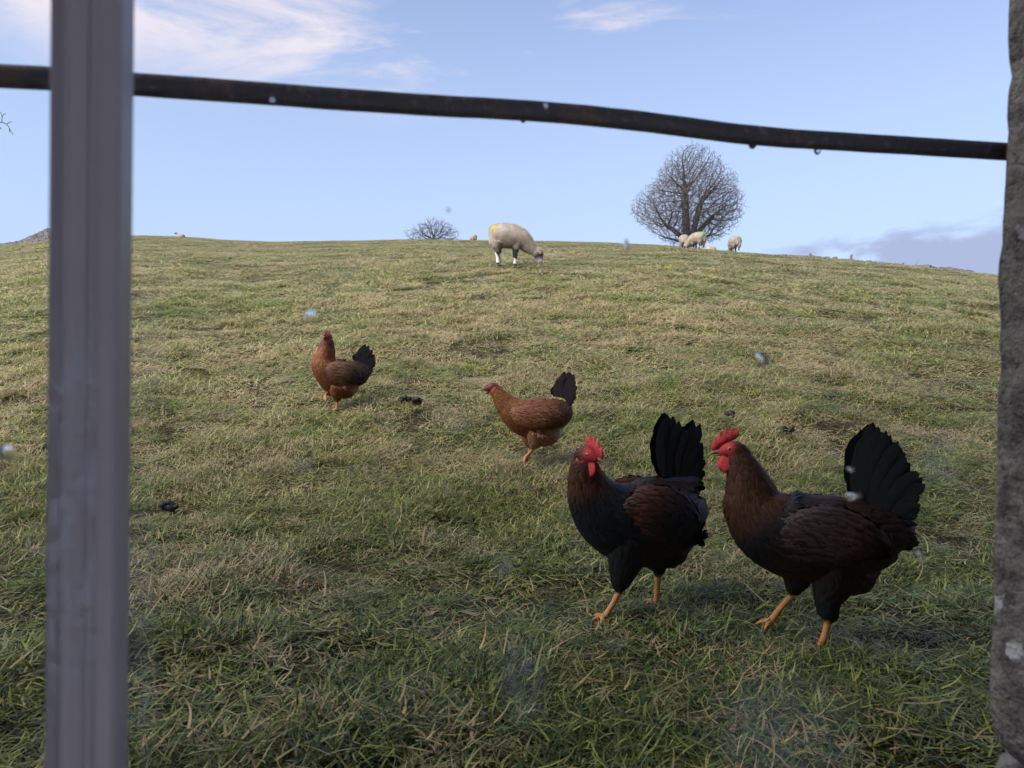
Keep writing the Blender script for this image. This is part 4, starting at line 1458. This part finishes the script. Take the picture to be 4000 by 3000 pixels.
make_sheep('dark-headed sheep lying on the skyline at far left, beside the glazing bar', on_ground(389, 512, 70, -0.1), R(180), 1.15, mark=None, pose='lie', seed=16, tuft=1500, voxel=0.02)
make_sheep('small distant sheep on the crest beside the low bare tree', on_ground(1022, 520, 57, -0.22), R(120), 1.0, mark=None, seed=17, tuft=1500, voxel=0.02)
# ------------------------------------------------------------------ bare trees by space colonisation
M_bark = plain_mat('bark', (0.055, 0.05, 0.05), 0.9, 0.15, 6, 0.4, 0.6, dist=0.05)
M_twig = plain_mat('twigs', (0.105, 0.09, 0.088), 0.9, 0.1, 3, 0.3)


def grow(att, nodes, parent, step, di, dk, iters, r, up=0.06):
    nodes = list(map(np.array, nodes))
    parent = list(parent)
    dirs = [np.array([0, 0, 1.0]) if parent[i] < 0 else (nodes[i] - nodes[parent[i]]) / (np.linalg.norm(nodes[i] - nodes[parent[i]]) + 1e-9) for i in range(len(nodes))]
    cnt = [0] * len(nodes)
    att = att.copy()
    best = np.full(len(att), 1e9)
    bi = np.zeros(len(att), int)
    start = 0
    for it in range(iters):
        new = np.array(nodes[start:])
        if len(new) == 0:
            break
        # chunked nearest search against new nodes only
        d = np.linalg.norm(att[:, None, :] - new[None, :, :], axis=2)
        k = d.argmin(1)
        dm = d[np.arange(len(att)), k]
        u = dm < best
        best[u] = dm[u]
        bi[u] = k[u] + start
        start = len(nodes)
        alive = best > dk
        att, best, bi = att[alive], best[alive], bi[alive]
        act = best < di
        if not act.any():
            break
        ids = bi[act]
        arr = np.array(nodes)
        v = att[act] - arr[ids]
        v /= np.linalg.norm(v, axis=1)[:, None] + 1e-9
        S = np.zeros((len(nodes), 3))
        np.add.at(S, ids, v)
        for i in np.unique(ids):
            q = S[i] / (np.linalg.norm(S[i]) + 1e-9) + r.normal(0, 0.12, 3)
            q += dirs[i] * (0.75 if cnt[i] == 0 else 0.2)
            q[2] += up
            q /= np.linalg.norm(q) + 1e-9
            cnt[i] += 1
            if cnt[i] > 4:
                continue
            nodes.append(arr[i] + q * step)
            dirs.append(q)
            cnt.append(0)
            parent.append(int(i))
    return np.array(nodes), np.array(parent)


def tubes(A, B_, ra, rb, sg):
    """one open prism per edge, all in one go"""
    n = len(A)
    d = B_ - A
    d /= np.linalg.norm(d, axis=1)[:, None] + 1e-9
    ref = np.where(np.abs(d[:, 2:3]) > 0.9, np.array([[1.0, 0, 0]]), np.array([[0, 0, 1.0]]))
    s = np.cross(d, ref)
    s /= np.linalg.norm(s, axis=1)[:, None] + 1e-9
    t = np.cross(d, s)
    V = np.empty((n, 2 * sg, 3))
    for j in range(sg):
        a = 2 * math.pi * j / sg
        o = s * math.cos(a) + t * math.sin(a)
        V[:, j] = A + o * ra[:, None] - d * (ra[:, None] * 0.3)
        V[:, sg + j] = B_ + o * rb[:, None] + d * (rb[:, None] * 0.3)
    b = (np.arange(n) * 2 * sg)[:, None]
    Fc = np.concatenate([b + np.array([[j, (j + 1) % sg, sg + (j + 1) % sg, sg + j]]) for j in range(sg)], 0)
    return V.reshape(-1, 3), Fc


def make_tree(name, label, loc, att, trunk, step, di, dk, iters, seed, rmin, rtrunk, twig_len, twigs=3, up=0.06, tpar=None):
    r = np.random.default_rng(seed)
    nodes, parent = [], []
    for i, p in enumerate(trunk):
        nodes.append(p)
        parent.append(i - 1 if tpar is None else tpar[i])
    N_, Pn = grow(att, nodes, parent, step, di, dk, iters, r, up)
    # twig spray
    kids = np.bincount(Pn[Pn >= 0], minlength=len(N_))
    tips = np.where((kids <= 1) & (np.arange(len(N_)) > len(trunk)))[0]
    ext, extp = [], []
    for i in tips:
        d0 = N_[i] - N_[Pn[i]]
        d0 /= np.linalg.norm(d0) + 1e-9
        for _ in range(twigs if kids[i] == 0 else 1):
            d = d0 + r.normal(0, 0.38, 3)
            d[2] += 0.15
            d /= np.linalg.norm(d)
            L = twig_len * r.uniform(0.5, 1.2)
            a = N_[i] + d * L * 0.5
            d2 = d + r.normal(0, 0.25, 3)
            d2 /= np.linalg.norm(d2)
            ext += [a, a + d2 * L * 0.5]
            extp += [i, len(N_) + len(ext) - 2]
    if ext:
        N_ = np.vstack([N_, np.array(ext)])
        Pn = np.concatenate([Pn, np.array(extp)])
    # pipe model for limb girth
    n = len(N_)
    q = np.zeros(n)
    ex = 2.0
    order = np.arange(n)[::-1]
    kids = np.bincount(Pn[Pn >= 0], minlength=n)
    q[kids == 0] = 1.0
    dep = np.zeros(n, int)
    for i in range(n):
        if Pn[i] >= 0:
            dep[i] = dep[Pn[i]] + 1
    for i in sorted(range(n), key=lambda k_: -dep[k_]):
        if Pn[i] >= 0:
            q[Pn[i]] += q[i]
    rad = q ** (1 / ex)
    rad = rmin + (rtrunk - rmin) * (rad / rad[0])
    root = empty(name, loc, label, 'tree')
    e = np.arange(1, n)
    e = e[Pn[e] >= 0]
    A, Bn = N_[Pn[e]], N_[e]
    ra, rb = np.minimum(rad[Pn[e]], rad[e] * 1.5), rad[e]
    if len(trunk) > 1:
        base = rad[:len(trunk)]
    thick = ra > rmin + (rtrunk - rmin) * 0.10
    V, Fc = tubes(A[thick], Bn[thick], ra[thick], rb[thick], 8)
    obj('trunk', mesh('trunk', V, Fc), M_bark, root)
    V, Fc = tubes(A[~thick], Bn[~thick], ra[~thick], rb[~thick], 3)
    obj('crown', mesh('crown', V, Fc, smooth=False), M_twig, root)
    print(name, n)
    return root


def revolve_points(n, prof, r, shell=0.35, lump=0.16, seed=1):
    """points filling a crown whose half-width by height is prof [(z, radius)], with an uneven edge"""
    zz = np.array([p[0] for p in prof])
    rr = np.array([p[1] for p in prof])
    out = []
    while len(out) < n:
        z = r.uniform(zz.min(), zz.max(), 4 * n)
        t = r.uniform(0, 2 * np.pi, 4 * n)
        R_ = np.interp(z, zz, rr)
        lob = 1 + lump * (np.sin(3 * t + seed + z * 0.5) + 0.7 * np.sin(7 * t - z * 0.9 + 2 * seed)) * 0.7 + lump * vnoise(t * 2, z, 0.9, seed)
        keep = r.uniform(0, rr.max() ** 2, 4 * n) < R_ ** 2
        u = r.uniform(0, 1, 4 * n) ** shell
        P_ = np.stack([R_ * lob * u * np.cos(t), R_ * lob * u * np.sin(t), z], 1)[keep]
        out += list(P_)
    return np.array(out[:n])


r = np.random.default_rng(5)
DT = 100.0
g = on_ground(1487, 530, DT)
vis = at(1487, 531, DT).z - g.z           # height of the skyline above the tree's foot
att = revolve_points(12000, [(0.4, 3.0), (1.4, 4.9), (3.2, 6.4), (4.6, 7.7), (6.0, 7.5), (8.2, 6.3), (10.1, 5.2), (11.9, 3.7), (13.2, 2.3), (14.3, 0.9)], r, 0.45, 0.14, 3)
att[:, 2] += vis
att[:, 0] += 0.3
tn, tp = [], []
def stem(frm, pts):
    for p in pts:
        tn.append(np.array(p, float))
        tp.append(frm)
        frm = len(tn) - 1
    return frm
b0 = stem(-1, [(0, 0, z) for z in np.arange(-0.3, vis + 0.9, 0.4)])
z0_ = vis + 0.9
stem(b0, [(-0.25 - 0.02 * i, 0.1, z0_ + 0.4 * i) for i in range(1, 19)])
stem(b0, [(0.35 + 0.10 * i, -0.15, z0_ + 0.4 * i) for i in range(1, 15)])
stem(b0, [(0.5 + 0.28 * i, 0.3, z0_ + 0.33 * i) for i in range(1, 11)])
stem(b0, [(-0.5 - 0.34 * i, -0.2, z0_ + 0.24 * i) for i in range(1, 9)])
stem(b0 - 1, [(-0.4 - 0.38 * i, 0.4, z0_ - 0.4 + 0.10 * i) for i in range(1, 8)])
stem(b0 - 1, [(0.3 + 0.38 * i, -0.5, z0_ - 0.3 + 0.12 * i) for i in range(1, 8)])
make_tree('oak_tree', 'large bare round-crowned tree standing behind the sheep on the skyline', g, att, tn, 0.27, 2.2, 0.34, 110, 8, 0.002, 0.9, 0.6, 3, tpar=tp)

DB = 95.0
g = on_ground(936, 520, DB)
vis = at(936, 519, DB).z - g.z
att = revolve_points(1100, [(vis - 0.6, 3.0), (vis + 0.4, 3.5), (vis + 1.2, 3.1), (vis + 2.0, 2.2), (vis + 2.6, 1.2)], r, 0.5, 0.1, 5)
tr_ = [np.array([0.02 * math.sin(i), 0, z]) for i, z in enumerate(np.arange(-0.3, max(1.0, vis - 1.2), 0.4))]
make_tree('bare_tree', 'low spreading leafless treetop showing over the crest, left of the grazing sheep', g, att, tr_, 0.26, 3.0, 0.34, 90, 9, 0.003, 0.22, 0.7, 3, up=0.15)

DL = 22.0
g = on_ground(-330, 560, DL)
c0 = at(-215, 245, DL) - g
att = np.array([[c0.x + a * math.cos(t) * rr_, a * math.sin(t) * 2.4 * rr_ / 2.6, c0.z + b_ * rr_] for a, b_, t, rr_ in
                zip(r.uniform(-1, 1, 700), r.uniform(-1, 0.8, 700), r.uniform(0, 3.1, 700), 2.75 * r.uniform(0, 1, 700) ** 0.4)])
extra = []
for (x0_, y0_), (x1_, y1_) in (((-60, 262), (16, 282)), ((-60, 250), (2, 243)), ((-50, 275), (8, 274))):
    for t in np.linspace(0, 1, 9):
        p = at(x0_ + (x1_ - x0_) * t, y0_ + (y1_ - y0_) * t + 6 * math.sin(t * 3), DL) - g
        extra.append((p.x, p.y, p.z))
att = att[att[:, 0] < (at(-22, 250, DL) - g).x]
att = np.vstack([att, np.array(extra)])
tr_ = [np.array([0.015 * math.sin(i), 0, z]) for i, z in enumerate(np.arange(-0.3, c0.z - 1.5, 0.3))]
make_tree('ash_tree', 'bare tree whose twig tips just reach into the left edge of the sky', g, att, tr_, 0.16, 3.0, 0.22, 90, 10, 0.006, 0.17, 0.16, 2, up=0.0)

# ------------------------------------------------------------------ dry stone walls and fence posts
M_wallstone = plain_mat('wall_stone', (0.13, 0.12, 0.125), 0.95, 0.1, 3.0, 0.45, 0.8, dist=0.05)
M_post = plain_mat('weathered_wood', (0.12, 0.105, 0.09), 0.9, 0.1, 12, 0.3, 0.4)


def stone_row(V, Fc, p, d, size, r):
    """one rough stone: a jittered six-sided lump"""
    b = len(V)
    d = Vector(d).normalized()
    s = Vector((0, 0, 1)).cross(d).normalized()
    for a in (-1, 1):
        for c in (-1, 1):
            for h in (-1, 1):
                j = Vector(r.normal(0, 0.14, 3))
                V.append(Vector(p) + d * size[0] * 0.5 * (a + j.x) + s * size[1] * 0.5 * (c + j.y) + Vector((0, 0, size[2] * 0.5 * (h + j.z))))
    for f in ((0, 1, 3, 2), (4, 6, 7, 5), (0, 4, 5, 1), (2, 3, 7, 6), (0, 2, 6, 4), (1, 5, 7, 3)):
        Fc.append([b + i for i in f])


def dry_wall(label, pts, heights, seed):
    """pts: ground points along the run, heights: wall height at each"""
    r = np.random.default_rng(seed)
    root = empty('stone_wall', pts[0], label, 'wall')
    off = Vector(pts[0])
    for part, lo in (('stonework', 0), ('coping', 1)):
        V, Fc = [], []
        for (p, q), (h0, h1) in zip(zip(pts[:-1], pts[1:]), zip(heights[:-1], heights[1:])):
            p, q = Vector(p) - off, Vector(q) - off
            L = (q - p).length
            d = (q - p) / L
            n = max(2, int(L / (0.42 if part == 'stonework' else 0.2)))
            for i in range(n):
                t = (i + 0.5) / n
                c = p + (q - p) * t
                h = h0 + (h1 - h0) * t
                if part == 'stonework':
                    m_ = max(2, int(h / 0.2))
                    for j in range(m_):
                        stone_row(V, Fc, c + Vector((0, 0, -0.1 + (j + 0.5) * h / m_)) + d * r.uniform(-0.2, 0.2), d, (0.5, 0.5, h / m_ * 1.05), r)
                else:
                    stone_row(V, Fc, c + Vector((0, 0, h - 0.10 + r.normal(0, 0.02))), d, (0.22 * r.uniform(0.6, 1.3), 0.42, 0.20 * r.uniform(0.6, 1.5)), r)
        o = obj(part, mesh(part, V, Fc, smooth=False), M_wallstone, root)
        tag(o, kind='stuff')
    return root


def top_pts(rows):
    """(px, py of the top edge, depth) -> ground points and heights"""
    P_, H = [], []
    for px, py, d in rows:
        t = at(px, py, d)
        gz = float(hgt(t.x, t.y))
        P_.append(Vector((t.x, t.y, gz)))
        H.append(max(0.2, t.z - gz + 0.02))
    return P_, H


p_, h_ = top_pts([(-160, 540, 98), (0, 528, 92), (45, 522, 86), (70, 511, 80), (106, 495, 73), (128, 497, 71)])
dry_wall('grey stone wall climbing to a point on the skyline left of the glazing bar', p_, h_, 3)
p_, h_ = top_pts([(1650, 552, 44), (1700, 553, 43), (1760, 555, 42), (1840, 562, 41), (1900, 568, 40), (1950, 575, 39), (2010, 585, 38), (2100, 597, 38)])
dry_wall('low dark dry stone wall just showing over the skyline at right', p_, h_, 4)
for px, y1, y0, d, lab in ((1749, 547, 560, 41.5, 'leftmost of three short wooden posts along the right-hand skyline wall'), (1838, 550, 566, 40.5, 'middle and tallest of three wooden posts along the right-hand skyline wall'),
                           (1949, 568, 580, 38.6, 'rightmost of three short wooden posts along the right-hand skyline wall')):
    t = at(px, y1, d)
    gz = float(hgt(t.x, t.y)) - 0.2
    hh = t.z - gz
    bm = bmesh.new()
    bmesh.ops.create_cone(bm, cap_ends=True, segments=8, radius1=0.075, radius2=0.068, depth=hh)
    for v in bm.verts:
        v.co.z += hh / 2
        if v.co.z > hh * 0.9:
            v.co.z += v.co.x * 0.35
            v.co.x += 0.03
    me = bpy.data.meshes.new('fence_post')
    bm.to_mesh(me)
    bm.free()
    o = obj('fence_post', me, M_post)
    o.location = (t.x, t.y, gz)
    tag(o, lab, 'post', 'posts along the skyline wall')
a_, b_ = at(1974, 579, 38.4), at(1985, 560, 38.4)
V, Fc = tubes(np.array([a_ - (b_ - a_) * 0.6]), np.array([b_]), np.array([0.012]), np.array([0.007]), 6)
o = obj('thin_cane', mesh('thin_cane', V, Fc), M_post)
tag(o, 'thin leaning cane sticking up from the skyline right of the posts', 'cane')

# ------------------------------------------------------------------ droppings, a leaf
M_dung = plain_mat('sheep_dung', (0.030, 0.025, 0.026), 0.7, 0.25, 60, 0.4, 0.5)


def dung(px, py, w, n, label, seed):
    g = ground_hit(px, py)
    r = np.random.default_rng(seed)
    wd = w / F * g.y
    bm = bmesh.new()
    for i in range(n):
        M_ = Matrix.Translation((r.uniform(-0.5, 0.5) * wd, r.uniform(-0.35, 0.35) * wd, r.uniform(0.008, 0.030)))
        M_ = M_ @ Euler(r.uniform(-1, 1, 3)).to_matrix().to_4x4() @ Matrix.Diagonal((r.uniform(0.012, 0.022), r.uniform(0.010, 0.016), r.uniform(0.009, 0.013), 1))
        bmesh.ops.create_icosphere(bm, subdivisions=2, radius=1.0, matrix=M_)
    me = bpy.data.meshes.new('dung_pile')
    bm.to_mesh(me)
    bm.free()
    me.polygons.foreach_set('use_smooth', np.ones(len(me.polygons), bool))
    o = obj('dung_pile', me, M_dung)
    o.location = g
    o.location.z += 0.012
    tag(o, label, 'dung', 'sheep droppings on the grass')


dung(886, 876, 46, 22, 'long dark heap of sheep droppings between the two rust-brown hens', 1)
dung(366, 1110, 26, 12, 'small dark sheep droppings beside the glazing bar, lower left', 2)
dung(1700, 941, 24, 9, 'dark sheep droppings on the grass above the brown cockerel\'s back', 3)
dung(1575, 907, 13, 5, 'tiny dark sheep droppings just above the brown cockerel\'s red comb', 4)
g = ground_hit(1155, 1083)
V, Fc = [], []
for i in range(9):
    t = i / 8
    w = 0.016 * math.sin(math.pi * min(1, 0.06 + 0.94 * t)) + 0.001
    c_ = Vector((0.03 * t, 0.05 * t, 0.035 + 0.03 * t - 0.03 * t * t))
    V += [c_ + Vector((-w, w * 0.4, 0.006)), c_, c_ + Vector((w, -w * 0.4, 0.008))]
for i in range(8):
    a = i * 3
    Fc += [(a, a + 1, a + 4, a + 3), (a + 1, a + 2, a + 5, a + 4)]
o = obj('fallen_leaf', mesh('fallen_leaf', V, Fc), plain_mat('dead_leaf', (0.10, 0.055, 0.045), 0.7, 0.2, 80, 0.4))
o.location = g
tag(o, 'curled brown dead leaf on the grass left of the black cockerel', 'leaf')
